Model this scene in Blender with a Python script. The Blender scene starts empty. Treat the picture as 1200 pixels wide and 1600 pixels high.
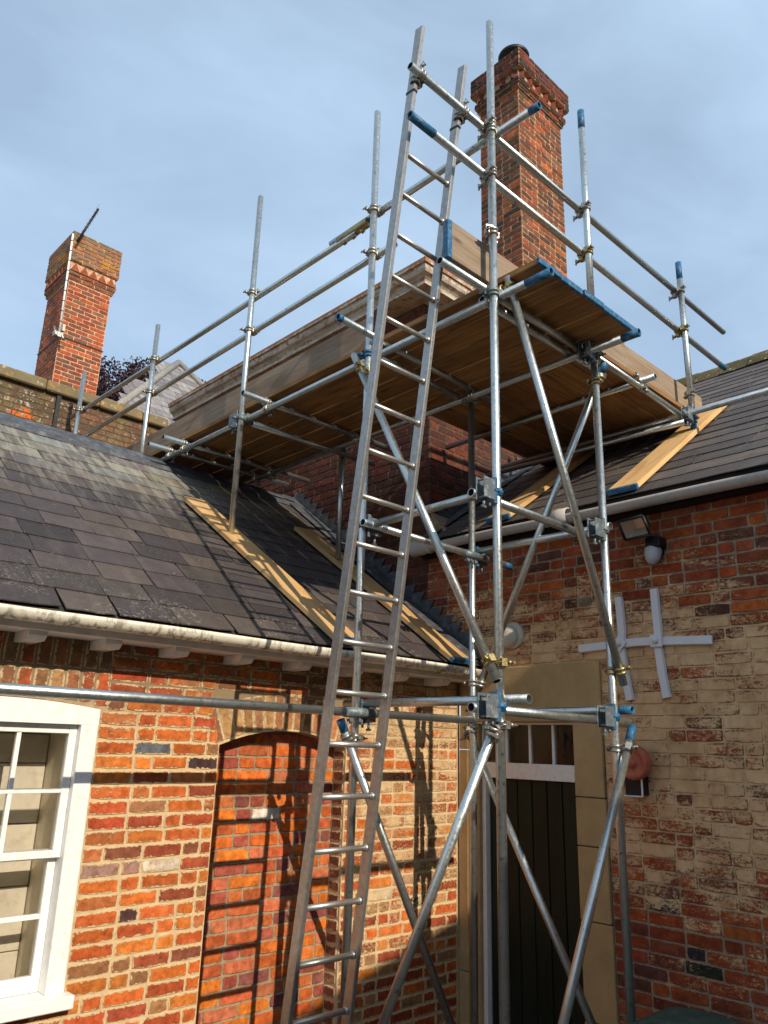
import bpy, math, random
import numpy as np
from math import radians, sin, cos, pi, sqrt, atan2
from mathutils import Vector, Matrix, Euler

random.seed(7); rng = np.random.default_rng(7)
SC = bpy.context.scene
COL = SC.collection

# ------------------------------------------------------------------ camera, sky, sun, exposure
EYE = 2.2                                   # eye height; the coordinates below are written relative to the eye
CAM_F = 1211.4                              # focal length in pixels of a 1200x1600 picture
YAW, PITCH, ROLL = radians(46.6), radians(16.86), radians(1.66)
fw = Vector((cos(YAW)*cos(PITCH), sin(YAW)*cos(PITCH), sin(PITCH)))
r0 = Vector((sin(YAW), -cos(YAW), 0)); u0 = r0.cross(fw)
RT = cos(ROLL)*r0 + sin(ROLL)*u0; UP = -sin(ROLL)*r0 + cos(ROLL)*u0
cd = bpy.data.cameras.new("camera"); cam = bpy.data.objects.new("camera", cd); COL.objects.link(cam)
cd.sensor_fit = 'VERTICAL'; cd.sensor_height = 32; cd.sensor_width = 24; cd.lens = CAM_F/1600*32
cd.clip_start = .05; cd.clip_end = 3000
cam.matrix_world = Matrix(((RT.x, UP.x, -fw.x, 0), (RT.y, UP.y, -fw.y, 0), (RT.z, UP.z, -fw.z, 0), (0, 0, 0, 1)))
SC.camera = cam

SUN = Vector((-.13, -1, .6)).normalized()   # towards the sun
w = bpy.data.worlds.new("World"); SC.world = w; w.use_nodes = True
nt = w.node_tree; nt.nodes.clear()
def wn(t, **k):
    n = nt.nodes.new(t)
    for a, b in k.items(): setattr(n, a, b)
    return n
sky = wn('ShaderNodeTexSky', sky_type='NISHITA', sun_disc=False, sun_elevation=math.asin(SUN.z),
         sun_rotation=atan2(SUN.x, SUN.y), altitude=50, air_density=1.0, dust_density=1.2, ozone_density=1.6)
bg = wn('ShaderNodeBackground'); bg.inputs[1].default_value = .13
out = wn('ShaderNodeOutputWorld')
tc = wn('ShaderNodeTexCoord')
mp = wn('ShaderNodeMapping'); mp.inputs['Scale'].default_value = (1.0, 1.2, 2.1); mp.inputs['Rotation'].default_value = (.25, .35, .5)
n1 = wn('ShaderNodeTexNoise'); n1.inputs['Scale'].default_value = 1.7; n1.inputs['Detail'].default_value = 4; n1.inputs['Roughness'].default_value = .5
n1.inputs['Distortion'].default_value = .35
cr = wn('ShaderNodeValToRGB'); cr.color_ramp.elements[0].position = .38; cr.color_ramp.elements[1].position = .68
cr.color_ramp.elements[0].color = (0.50, .50, .50, 1); cr.color_ramp.elements[1].color = (.88, .88, .88, 1)
mx = wn('ShaderNodeMix', data_type='RGBA')
hv = wn('ShaderNodeHueSaturation'); hv.inputs['Saturation'].default_value = 1.0; hv.inputs['Value'].default_value = 1.0
nt.links.new(tc.outputs['Generated'], mp.inputs[0]); nt.links.new(mp.outputs[0], n1.inputs['Vector'])
n2 = wn('ShaderNodeTexNoise'); n2.inputs['Scale'].default_value = 4.2; n2.inputs['Detail'].default_value = 9; n2.inputs['Roughness'].default_value = .58; n2.inputs['Distortion'].default_value = .5
mp2 = wn('ShaderNodeMapping'); mp2.inputs['Scale'].default_value = (.55, 1.1, 1.9); mp2.inputs['Rotation'].default_value = (.5, .2, .9)
nt.links.new(tc.outputs['Generated'], mp2.inputs[0]); nt.links.new(mp2.outputs[0], n2.inputs['Vector'])
ad = wn('ShaderNodeMath', operation='MULTIPLY_ADD'); nt.links.new(n2.outputs[0], ad.inputs[0]); ad.inputs[1].default_value = .40; 
sc_ = wn('ShaderNodeMath', operation='MULTIPLY'); nt.links.new(n1.outputs[0], sc_.inputs[0]); sc_.inputs[1].default_value = .62; nt.links.new(sc_.outputs[0], ad.inputs[2])
nt.links.new(ad.outputs[0], cr.inputs[0]); nt.links.new(cr.outputs[0], mx.inputs[0])
nt.links.new(sky.outputs[0], hv.inputs['Color']); nt.links.new(hv.outputs[0], mx.inputs[6])
mx.inputs[7].default_value = (4.45, 5.95, 7.65, 1)
nt.links.new(mx.outputs[2], bg.inputs[0]); nt.links.new(bg.outputs[0], out.inputs[0])

sd = bpy.data.lights.new("sun", 'SUN'); so = bpy.data.objects.new("sun", sd); COL.objects.link(so)
sd.energy = 4.6; sd.angle = radians(.53); sd.color = (1, .87, .70)
so.rotation_euler = SUN.to_track_quat('Z', 'Y').to_euler(); so.location = (0, 0, 30)
SC.view_settings.view_transform = 'Standard'; SC.view_settings.look = 'None'
SC.view_settings.exposure = 0.12; SC.view_settings.gamma = 1; SC.view_settings.use_curve_mapping = False
SC.cycles.max_bounces = 6; SC.cycles.diffuse_bounces = 3; SC.cycles.glossy_bounces = 3; SC.cycles.transparent_max_bounces = 12

def px(P):                                   # how large and where a point shows in the photograph (only used to rank bricks)
    P = Vector(P); q = (P.dot(RT), P.dot(UP), P.dot(fw))
    if q[2] < .1: return None
    return 600+CAM_F*q[0]/q[2], 800-CAM_F*q[1]/q[2], CAM_F/q[2]

# ------------------------------------------------------------------ object helpers
WL = {}
def tag(o, label=None, cat=None, group=None, kind=None):
    if label: o['label'] = label
    if cat: o['category'] = cat
    if group: o['group'] = group
    if kind: o['kind'] = kind
    return o
def empty(name, loc=(0, 0, 0)):
    o = bpy.data.objects.new(name, None); COL.objects.link(o); o.location = loc; o.empty_display_size = .1
    WL[o.name] = Vector(loc); return o
def link(o, name, loc, parent):
    loc = Vector(loc); COL.objects.link(o)
    if parent is not None:
        o.parent = parent; o.location = loc - WL[parent.name]
    else: o.location = loc
    WL[o.name] = loc; return o
def mesh(name, V, F, mats, fm=None, smooth=False, col=None):
    me = bpy.data.meshes.new(name); me.from_pydata([tuple(v) for v in V], [], F)
    for m in (mats if isinstance(mats, (list, tuple)) else [mats]): me.materials.append(m)
    if fm: me.polygons.foreach_set('material_index', fm)
    if smooth is True: me.polygons.foreach_set('use_smooth', [True]*len(me.polygons))
    elif smooth: me.polygons.foreach_set('use_smooth', smooth)
    if col is not None:
        a = me.color_attributes.new('Col', 'FLOAT_COLOR', 'POINT'); a.data.foreach_set('color', np.asarray(col, np.float32).ravel())
    me.update(); return me
def obj(name, V, F, mats, parent=None, fm=None, smooth=False, col=None):
    V = np.asarray(V, float); c = (V.min(0)+V.max(0))/2
    if parent is None: c[2] = V[:, 2].min()
    me = mesh(name, V-c, F, mats, fm, smooth, col)
    return link(bpy.data.objects.new(name, me), name, c, parent)

class MB:                                    # collects shapes into one mesh
    def __init__(s): s.V = []; s.F = []; s.S = []; s.M = []
    def add(s, V, F, sm=False, m=0):
        n = len(s.V); s.V += [tuple(v) for v in V]; s.F += [tuple(i+n for i in f) for f in F]; s.S += [sm]*len(F) if isinstance(sm, bool) else list(sm); s.M += [m]*len(F); return s
    def box(s, a, b, m=0, bev=0):
        x0, y0, z0 = a; x1, y1, z1 = b
        if bev:
            import itertools
            V = []; idx = {}
            L = [(x0, x1), (y0, y1), (z0, z1)]
            for c in itertools.product((0, 1), repeat=3):
                for ax in range(3):
                    p = [L[k][c[k]] for k in range(3)]
                    for k in range(3):
                        if k != ax: p[k] += bev*(1 if c[k] == 0 else -1)
                    idx[(c, ax)] = len(V); V.append(p)
            F = []
            ctr = np.array([(x0+x1)/2, (y0+y1)/2, (z0+z1)/2])
            def put(f):
                P = np.array([V[i] for i in f]); n = np.cross(P[1]-P[0], P[2]-P[0])
                F.append(f if n.dot(P.mean(0)-ctr) > 0 else f[::-1])
            for ax in range(3):
                o = [k for k in range(3) if k != ax]
                for sgn in (0, 1):
                    cs = []
                    for a_, b_ in ((0, 0), (1, 0), (1, 1), (0, 1)):
                        c = [0, 0, 0]; c[ax] = sgn; c[o[0]] = a_; c[o[1]] = b_; cs.append(idx[(tuple(c), ax)])
                    put(cs)
                for a_ in (0, 1):
                    for b_ in (0, 1):
                        c0 = [0, 0, 0]; c0[o[0]] = a_; c0[o[1]] = b_; c1 = list(c0); c1[ax] = 1
                        c0, c1 = tuple(c0), tuple(c1)
                        put([idx[(c0, o[0])], idx[(c1, o[0])], idx[(c1, o[1])], idx[(c0, o[1])]])
            for c in itertools.product((0, 1), repeat=3): put([idx[(c, 0)], idx[(c, 1)], idx[(c, 2)]])
            return s.add(V, F, False, m)
        V = [(x0, y0, z0), (x1, y0, z0), (x1, y1, z0), (x0, y1, z0), (x0, y0, z1), (x1, y0, z1), (x1, y1, z1), (x0, y1, z1)]
        return s.add(V, [(0, 3, 2, 1), (4, 5, 6, 7), (0, 1, 5, 4), (1, 2, 6, 5), (2, 3, 7, 6), (3, 0, 4, 7)], False, m)
    def obox(s, O, ax, ay, az, m=0, bev=0):      # box centred at O spanned by half vectors
        t = MB().box((-1, -1, -1), (1, 1, 1))
        if bev:
            la, lb, lc = Vector(ax).length, Vector(ay).length, Vector(az).length
            t = MB().box((-la, -lb, -lc), (la, lb, lc), 0, bev)
            V = [Vector(O)+Vector(ax).normalized()*v[0]+Vector(ay).normalized()*v[1]+Vector(az).normalized()*v[2] for v in t.V]
        else: V = [Vector(O)+Vector(ax)*v[0]+Vector(ay)*v[1]+Vector(az)*v[2] for v in t.V]
        F = t.F
        if Vector(ax).cross(Vector(ay)).dot(Vector(az)) < 0: F = [f[::-1] for f in F]
        return s.add(V, F, False, m)
    def cyl(s, a, b, r, r2=None, n=16, caps=True, m=0):
        a, b = Vector(a), Vector(b); d = (b-a).normalized()
        e = d.orthogonal().normalized(); g = d.cross(e); r2 = r if r2 is None else r2
        V = [a+(e*cos(2*pi*i/n)+g*sin(2*pi*i/n))*r for i in range(n)]+[b+(e*cos(2*pi*i/n)+g*sin(2*pi*i/n))*r2 for i in range(n)]
        F = [(i, (i+1) % n, n+(i+1) % n, n+i) for i in range(n)]; S = [True]*n
        if caps: F += [tuple(range(n-1, -1, -1)), tuple(range(n, 2*n))]; S += [False, False]
        return s.add(V, F, S, m)
    def rev(s, O, axis, prof, n=24, m=0, sm=True):  # prof: (radius, height) along axis
        O = Vector(O); d = Vector(axis).normalized(); e = d.orthogonal().normalized(); g = d.cross(e); V = []; F = []
        for (r, h) in prof: V += [O+d*h+(e*cos(2*pi*i/n)+g*sin(2*pi*i/n))*r for i in range(n)]
        for k in range(len(prof)-1):
            for i in range(n): F.append((k*n+i, k*n+(i+1) % n, (k+1)*n+(i+1) % n, (k+1)*n+i))
        return s.add(V, F, sm, m)
    def prism(s, pts, a, m=0):                   # closed loop of 3D points extruded by vector a
        pts = [Vector(p) for p in pts]; a = Vector(a); n = len(pts)
        V = pts+[p+a for p in pts]
        nn = Vector((0, 0, 0))
        for i in range(n): nn += pts[i].cross(pts[(i+1) % n])
        F = [tuple(range(n)), tuple(range(2*n-1, n-1, -1))]+[(i, n+i, n+(i+1) % n, (i+1) % n) for i in range(n)]
        if nn.dot(a) > 0: F = [f[::-1] for f in F]
        return s.add(V, F, False, m)
    def build(s, name, mats, parent=None): return obj(name, s.V, s.F, mats, parent, s.M, s.S)

# ------------------------------------------------------------------ materials
class NM:
    def __init__(s, name, rough=.8, metal=0, spec=.35):
        s.m = bpy.data.materials.new(name); s.m.use_nodes = True; s.t = s.m.node_tree; s.N = s.t.nodes
        s.b = s.N['Principled BSDF']; s.b.inputs['Roughness'].default_value = rough; s.b.inputs['Metallic'].default_value = metal
        s.b.inputs['Specular IOR Level'].default_value = spec
    def n(s, t, ins=None, **k):
        x = s.N.new(t)
        for a, b in k.items(): setattr(x, a, b)
        for a, b in (ins or {}).items(): s.set(x.inputs[a], b)
        return x
    def set(s, sock, v):
        if hasattr(v, 'links') and hasattr(v, 'is_output'): s.t.links.new(v, sock)
        elif isinstance(v, (tuple, list)) and len(v) == 3 and sock.type == 'RGBA': sock.default_value = (*v, 1)
        else: sock.default_value = v
    def pos(s): return s.n('ShaderNodeNewGeometry').outputs['Position']
    def objc(s): return s.n('ShaderNodeTexCoord').outputs['Object']
    def map(s, v, scale=(1, 1, 1), loc=(0, 0, 0), rot=(0, 0, 0)):
        return s.n('ShaderNodeMapping', {0: v, 'Scale': scale, 'Location': loc, 'Rotation': rot}).outputs[0]
    def noise(s, v, scale, detail=4, rough=.55, dist=0):
        return s.n('ShaderNodeTexNoise', {'Vector': v, 'Scale': scale, 'Detail': detail, 'Roughness': rough, 'Distortion': dist}).outputs[0]
    def math(s, op, a, b=0., c=None):
        x = s.n('ShaderNodeMath', operation=op); s.set(x.inputs[0], a); s.set(x.inputs[1], b)
        if c is not None: s.set(x.inputs[2], c)
        return x.outputs[0]
    def rng(s, v, a, b, c=0., d=1.):
        return s.n('ShaderNodeMapRange', {'Value': v, 'From Min': a, 'From Max': b, 'To Min': c, 'To Max': d}).outputs[0]
    def mix(s, f, a, b, mode='MIX'):
        x = s.n('ShaderNodeMix', data_type='RGBA', blend_type=mode); s.set(x.inputs[0], f); s.set(x.inputs[6], a); s.set(x.inputs[7], b); return x.outputs[2]
    def bump(s, h, dist, strength=1., prev=None):
        x = s.n('ShaderNodeBump', {'Height': h, 'Distance': dist, 'Strength': strength})
        if prev is not None: s.set(x.inputs['Normal'], prev)
        return x.outputs[0]
    def xyz(s, v): return s.n('ShaderNodeSeparateXYZ', {0: v}).outputs
    def rnd(s): return s.n('ShaderNodeObjectInfo').outputs['Random']
    def out(s, color=None, normal=None, rough=None, metal=None):
        if color is not None: s.set(s.b.inputs['Base Color'], color)
        if normal is not None: s.set(s.b.inputs['Normal'], normal)
        if rough is not None: s.set(s.b.inputs['Roughness'], rough)
        if metal is not None: s.set(s.b.inputs['Metallic'], metal)
        return s.m

def zone(m, z, pts):                           # float curve over height made of a colour ramp
    z0, z1 = pts[0][0], pts[-1][0]
    f = m.rng(z, z0+EYE, z1+EYE)
    r = m.n('ShaderNodeValToRGB', {0: f}); e = r.color_ramp.elements
    e[0].position = 0; e[0].color = (pts[0][1],)*3+(1,); e[1].position = 1; e[1].color = (pts[-1][1],)*3+(1,)
    for p, v in pts[1:-1]:
        q = e.new((p-z0)/(z1-z0)); q.color = (v, v, v, 1)
    return m.n('ShaderNodeSeparateColor', {0: r.outputs[0]}).outputs[0]

def paint_zone(m, P, kind):                    # how much old limewash is left there (0..1)
    x, y, z = m.xyz(P)[:3]
    if kind == 'B':
        zz = m.math('ADD', z, m.math('MULTIPLY', m.math('SUBTRACT', y, 2.2), -.16))
        zz = m.math('ADD', zz, m.math('MULTIPLY', m.math('SUBTRACT', m.noise(P, .9, 2), .5), .55))
        c = zone(m, zz, [(-2, .02), (-1.35, .16), (-.95, .36), (-.6, .62), (-.3, .70), (.1, .76), (.5, .74), (.72, .64), (.86, .50), (1.05, .34), (1.25, .20), (1.42, .04), (1.7, 0.)])
        return m.math('MULTIPLY', c, m.rng(y, 3.0, 4.2, 1., .7))
    if kind == 'A':
        c = m.rng(x, 3.45, 3.75, .07, .52)
        c2 = m.rng(z, -.1+EYE, .12+EYE, 0., .12)
        zz = m.rng(z, -1.35+EYE, -.8+EYE, .35, 1.)
        return m.math('ADD', m.math('MULTIPLY', c, zz), c2)
    if kind == 'N': return None
    return None

def brick_mat(name, src, paint=None, paintcol=(.74, .51, .28), dark=.25, rough=.9, soot_shade=0., fine=1., mort=None, rag=.012):
    m = NM(name, rough, 0, .2); P = m.pos()
    if src == 'obj': C = m.n('ShaderNodeObjectInfo').outputs['Color']
    elif src == 'attr': C = m.n('ShaderNodeAttribute', attribute_name='Col').outputs['Color']
    else: C = src
    a = m.noise(P, 22, 5, .65); b = m.noise(P, 150, 3, .6); c = m.noise(P, 7, 3)
    C = m.mix(m.rng(a, .38, .62, 0, .75), C, m.mix(1., C, (.50, .38, .34), 'MULTIPLY'))
    a2 = m.noise(m.map(P, loc=(4, 2, 7)), 48, 5, .7, .5)
    C = m.mix(m.rng(a2, .56, .66, 0, .55), C, m.mix(1., C, (1.5, 1.35, 1.1), 'MULTIPLY')); C = m.mix(m.rng(a2, .40, .30, 0, .7), C, m.mix(1., C, (.30, .24, .22), 'MULTIPLY'))
    C = m.mix(m.rng(c, .5, .68, 0, .32), C, m.mix(1., C, (1.6, 1.45, 1.2), 'MULTIPLY'))
    C = m.mix(m.rng(b, .52, .72, 0, dark), C, m.mix(1., C, (.3, .25, .22), 'MULTIPLY'))
    if paint == 'A':
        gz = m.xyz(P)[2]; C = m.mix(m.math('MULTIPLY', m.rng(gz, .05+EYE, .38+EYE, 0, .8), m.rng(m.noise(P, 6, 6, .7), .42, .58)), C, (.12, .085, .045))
    if mort:
        r_, g_, b_ = m.n('ShaderNodeSeparateColor', {0: m.n('ShaderNodeAttribute', attribute_name='loc').outputs['Color']}).outputs[:3]
        al = m.n('ShaderNodeAttribute', attribute_name='loc').outputs['Alpha']
        e1 = m.math('MULTIPLY', m.math('SUBTRACT', 1., m.math('ABSOLUTE', r_)), b_); e2 = m.math('MULTIPLY', m.math('SUBTRACT', 1., m.math('ABSOLUTE', g_)), al)
        e = m.math('MINIMUM', e1, e2); nn_ = m.noise(P, 44, 6, .72)
        ef = m.rng(m.math('SUBTRACT', e, m.math('MULTIPLY', m.rng(nn_, .34, .72), rag)), -.0008, .0012, 1, 0)
        C = m.mix(ef, C, m.mix(m.rng(m.noise(P, 90, 4, .7), .3, .7), tuple(v*.72 for v in mort), mort))
    if soot_shade: C = m.mix(m.rng(m.noise(P, 2.2, 3), .42, .62, 0, soot_shade), C, (.05, .04, .035))  # sooty patches; on the raised block they also carry the platform's painted shade
    if paint:
        cov = paint_zone(m, P, paint)
        jit = m.noise(m.map(P, (1.7, 1.7, 4.2)), 2.4, 1)
        n = m.noise(m.map(P, (1, 1, 2.2)), 30, 9, .78, .5)
        n = m.math('ADD', m.math('MULTIPLY', n, 1.0), m.math('MULTIPLY', m.math('SUBTRACT', jit, .5), .55))
        n9 = m.noise(P, 95, 6, .8); n = m.math('ADD', n, m.math('MULTIPLY', m.math('SUBTRACT', n9, .5), .55))
        if src == 'obj': n = m.math('ADD', n, m.math('MULTIPLY', m.math('SUBTRACT', m.rnd(), .5), .22))
        if mort:
            n = m.math('ADD', n, m.math('MULTIPLY', m.rng(e, .001, .013, 1, 0), m.rng(m.noise(P, 40, 4, .7), .42, .62, 0, .22)))
        thr = m.math('ADD', m.math('MULTIPLY', cov, .62), .20 if mort else .26)
        f = m.rng(m.math('SUBTRACT', thr, n), -.03, .08, 0, .92)
        pc = m.mix(m.rng(m.noise(P, 6, 6, .7), .35, .65), paintcol, (paintcol[0]*.72, paintcol[1]*.62, paintcol[2]*.55)); pc = m.mix(m.rng(m.noise(m.map(P, (6, 6, 1.2)), 1.2, 5, .6), .55, .7, 0, .4), pc, tuple(v*.45 for v in paintcol))
        C = m.mix(f, C, pc)
        h = m.math('ADD', m.math('MULTIPLY', a, .5), m.math('MULTIPLY', f, .35))
    else: h = a
    if mort: h = m.math('ADD', h, m.math('MULTIPLY', ef, -.7))
    nrm = m.bump(h, .006, .7); nrm = m.bump(b, .002, .5*fine, nrm)
    return m.out(C, nrm)

SAND = (.60, .45, .26)
def mortar_mat(name, col, paint=None, paintcol=(.74, .51, .28), grain=1.):
    return brick_mat(name, col, paint, paintcol, dark=.35, fine=1.6)

M = {}
for k, kw in dict(brickA=dict(paint='A', paintcol=(.66, .50, .28), mort=(.62, .46, .26), rag=.019), brickN=dict(mort=(.34, .27, .17), rag=.009), brickB=dict(paint='B', mort=(.30, .22, .15), rag=.010), brickT=dict(soot_shade=.5, mort=(.12, .08, .055), rag=.008),
                  brickC=dict(soot_shade=.5, mort=(.42, .30, .18), rag=.006), brickL=dict(mort=(.5, .33, .21), rag=.006)).items():
    M[k] = brick_mat(k, 'obj', **kw); M[k+'_m'] = brick_mat(k+'_m', 'attr', **kw)
M['mortarA'] = None
def m_lich(src):
    m = NM('lichen_cap_brick', .92, 0, .2); P = m.pos()
    C = m.n('ShaderNodeObjectInfo').outputs['Color'] if src == 'obj' else m.n('ShaderNodeAttribute', attribute_name='Col').outputs['Color']
    C = m.mix(m.rng(m.noise(P, 12, 5, .7), .42, .62, .0, .75), C, (.22, .18, .11)); C = m.mix(m.rng(m.noise(P, 3.1, 5, .7), .54, .60, 0, .75), C, (.46, .20, .02)); C = m.mix(m.rng(m.noise(P, 30, 4, .7), .55, .65, 0, .6), C, (.13, .10, .05))
    return m.out(C, m.bump(m.noise(P, 40, 5), .005, .8))
M['brickK'] = m_lich('obj'); M['brickK_m'] = m_lich('attr')
M['mortarN'] = mortar_mat('mortar_niche', (.36, .28, .18))
M['mortarB'] = mortar_mat('mortar_limewashed', (.36, .27, .19), 'B')
M['mortarT'] = mortar_mat('mortar_tower', (.12, .085, .055))  # mortar of the block kept dark too, platform shade in its colour
M['mortarC'] = mortar_mat('mortar_chimney', (.46, .33, .2))
M['mortarL'] = mortar_mat('mortar_pink', (.62, .42, .27))

def m_mortarA():
    m = NM('mortar_sandy', .92, 0, .15); P = m.pos(); z = m.xyz(P)[2]
    a = m.noise(P, 18, 6, .7); b = m.noise(P, 110, 4, .7)
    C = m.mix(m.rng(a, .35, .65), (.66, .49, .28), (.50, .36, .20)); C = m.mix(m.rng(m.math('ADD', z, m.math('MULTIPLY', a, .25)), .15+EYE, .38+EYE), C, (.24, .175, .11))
    C = m.mix(m.rng(b, .55, .75, 0, .4), C, (.22, .16, .10))
    return m.out(C, m.bump(b, .003, .8, m.bump(a, .006, .8)))
M['mortarA'] = m_mortarA()
def m_steel():
    m = NM('galvanised_steel', .36, .92, .5); P = m.pos(); O = m.objc()
    a = m.noise(O, 55, 4, .7); b = m.noise(P, 6, 3); R = m.rnd()
    C = m.mix(a, (.40, .445, .44), (.64, .69, .68)); C = m.mix(m.rng(b, .4, .7, 0, .45), C, (.34, .375, .37))
    C = m.mix(m.rng(R, 0, 1, 0, .35), C, (.70, .75, .75)); 
    st = m.noise(P, 30, 5, .7); C = m.mix(m.rng(st, .58, .66, 0, .7), C, (.20, .15, .11)); cs = m.noise(m.map(P, loc=(9, 4, 2)), 13, 6, .75); C = m.mix(m.rng(cs, .60, .64, 0, .6), C, (.52, .51, .47))
    C = m.mix(m.rng(m.math('FRACT', m.math('MULTIPLY', R, 5.7)), .6, 1, 0, .45), C, m.mix(1., C, (.62, .60, .56), 'MULTIPLY'))
    return m.out(C, m.bump(a, .0006, .6), m.rng(a, .3, .7, .27, .46))
M['steel'] = m_steel()
def m_simple(name, col, rough=.6, metal=0, var=.25, scale=12, bump=.001, dirt=None, dirtamt=.0, dscale=5, spec=.4):
    m = NM(name, rough, metal, spec); P = m.pos()
    a = m.noise(P, scale, 5, .65); C = m.mix(m.rng(a, .3, .7), tuple(v*(1-var) for v in col), tuple(min(1, v*(1+var*.6)) for v in col))
    if dirt: C = m.mix(m.rng(m.noise(P, dscale, 6, .7), .5, .66, 0, dirtamt), C, dirt)
    return m.out(C, m.bump(a, bump, .6))
M['fitting'] = m_simple('coupler_steel', (.42, .41, .37), .42, .8, .35, 60, .001, (.16, .10, .05), .6, 40)
M['brass'] = m_simple('coupler_passivated', (.42, .34, .16), .4, .8, .4, 60, .001, (.12, .08, .04), .6, 40)
M['greyfit'] = m_simple('bracket_grey', (.13, .165, .185), .5, .3, .2, 40, .0008, (.5, .5, .48), .5, 25)
M['bluepaint'] = m_simple('blue_paint', (.012, .115, .25), .5, 0, .5, 45, .0008, (.20, .25, .27), .6, 34)
M['alu'] = m_simple('weathered_aluminium', (.40, .385, .36), .42, .85, .22, 40, .0006, (.26, .23, .2), .5, 18)
M['alurung'] = m_simple('rung_aluminium', (.5, .49, .45), .38, .8, .15, 60, .0006)
M['dark'] = m_simple('dark_bore', (.03, .035, .04), .8, .2, .3, 20)
M['black'] = m_simple('black_metal', (.012, .012, .013), .5, .2, .3, 20)
M['lead'] = m_simple('lead_flashing', (.075, .08, .088), .6, .2, .45, 14, .004, (.24, .24, .25), .5, 11)
M['white'] = m_simple('white_gloss_paint', (.80, .80, .77), .4, 0, .05, 20, .0012, (.45, .40, .32), .3, 26)
M['whitedull'] = m_simple('white_fascia_paint', (.78, .75, .70), .6, 0, .12, 10, .001, (.34, .30, .25), .35, 9)
M['tiepaint'] = m_simple('pale_grey_iron_paint', (.70, .70, .72), .5, 0, .08, 30, .0015, (.4, .38, .36), .25, 30)
M['red'] = m_simple('faded_red_paint', (.50, .14, .07), .5, 0, .25, 14, .001, (.28, .07, .05), .5, 12)
M['terrapvc'] = m_simple('cream_plastic', (.52, .48, .40), .5, 0, .1, 14)
M['greyplastic'] = m_simple('grey_plastic', (.42, .43, .46), .5, 0, .08, 14)
M['bin'] = m_simple('green_bin_plastic', (.035, .10, .08), .5, 0, .25, 8, .001, (.16, .2, .17), .45, 14)
M['cream'] = m_simple('cream_painted_boards', (.74, .67, .52), .6, 0, .12, 6, .001, (.4, .33, .22), .35, 14)
M['blackdoor'] = None
def m_wood(name, c1, c2, ax=0, rough=.75, scale=1., stain=.3, knots=True, stainc=(.10, .07, .05)):
    m = NM(name, rough, 0, .25); O = m.objc(); R = m.rnd()
    off = m.n('ShaderNodeCombineXYZ', {0: m.math('MULTIPLY', R, 13.), 1: m.math('MULTIPLY', R, 7.), 2: R}).outputs[0]
    v = m.n('ShaderNodeVectorMath', {0: O, 1: off}, operation='ADD').outputs[0]
    s = [55, 55, 55]; s[ax] = 2.2
    g = m.noise(m.map(v, tuple(s)), 1.*scale, 5, .6, .6)
    s2 = [6, 6, 6]; s2[ax] = 1.1; l = m.noise(m.map(v, tuple(s2)), 1.3, 3, .5, 1.2)
    C = m.mix(m.rng(g, .32, .68), c1, c2); C = m.mix(m.rng(l, .45, .65, 0, .5), C, m.mix(1., C, (.62, .5, .4), 'MULTIPLY'))
    C = m.mix(m.rng(m.noise(m.pos(), 2.5, 5, .65), .52, .66, 0, stain), C, stainc)
    if knots:
        s3 = [9, 9, 9]; s3[ax] = 3.; k = m.n('ShaderNodeTexVoronoi', {'Vector': m.map(v, tuple(s3)), 'Scale': .7}).outputs['Distance']
        C = m.mix(m.rng(k, .05, .13, .7, 0), C, tuple(x*.25 for x in c1))
    C = m.mix(m.rng(m.math('FRACT', m.math('MULTIPLY', R, 7.3)), 0, 1, 0, .75), C, m.mix(1., C, (.46, .46, .50), 'MULTIPLY')); C = m.mix(m.rng(R, .5, 1, 0, .5 if 'old' in name else .1), C, m.mix(1., C, (1.5, 1.25, .95), 'MULTIPLY'))
    return m.out(C, m.bump(g, .0012, .7))
M['pine'] = m_wood('new_pine', (.70, .41, .16), (.80, .54, .25), 1, stain=.06)
M['oldboard'] = m_wood('old_scaffold_board', (.22, .11, .04), (.44, .24, .085), 1, stain=.5)
M['oldboardx'] = m_wood('old_scaffold_board_cross', (.22, .11, .04), (.44, .24, .085), 0, stain=.5)
M['toe'] = m_wood('weathered_toe_board', (.26, .19, .13), (.38, .29, .2), 1, stain=.2)
M['toex'] = m_wood('weathered_toe_board_cross', (.30, .23, .155), (.44, .35, .25), 0, stain=.12)
M['door'] = m_wood('black_green_door_paint', (.008, .014, .008), (.016, .024, .014), 2, .5, stain=.35, knots=False, stainc=(.02, .024, .018))
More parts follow.
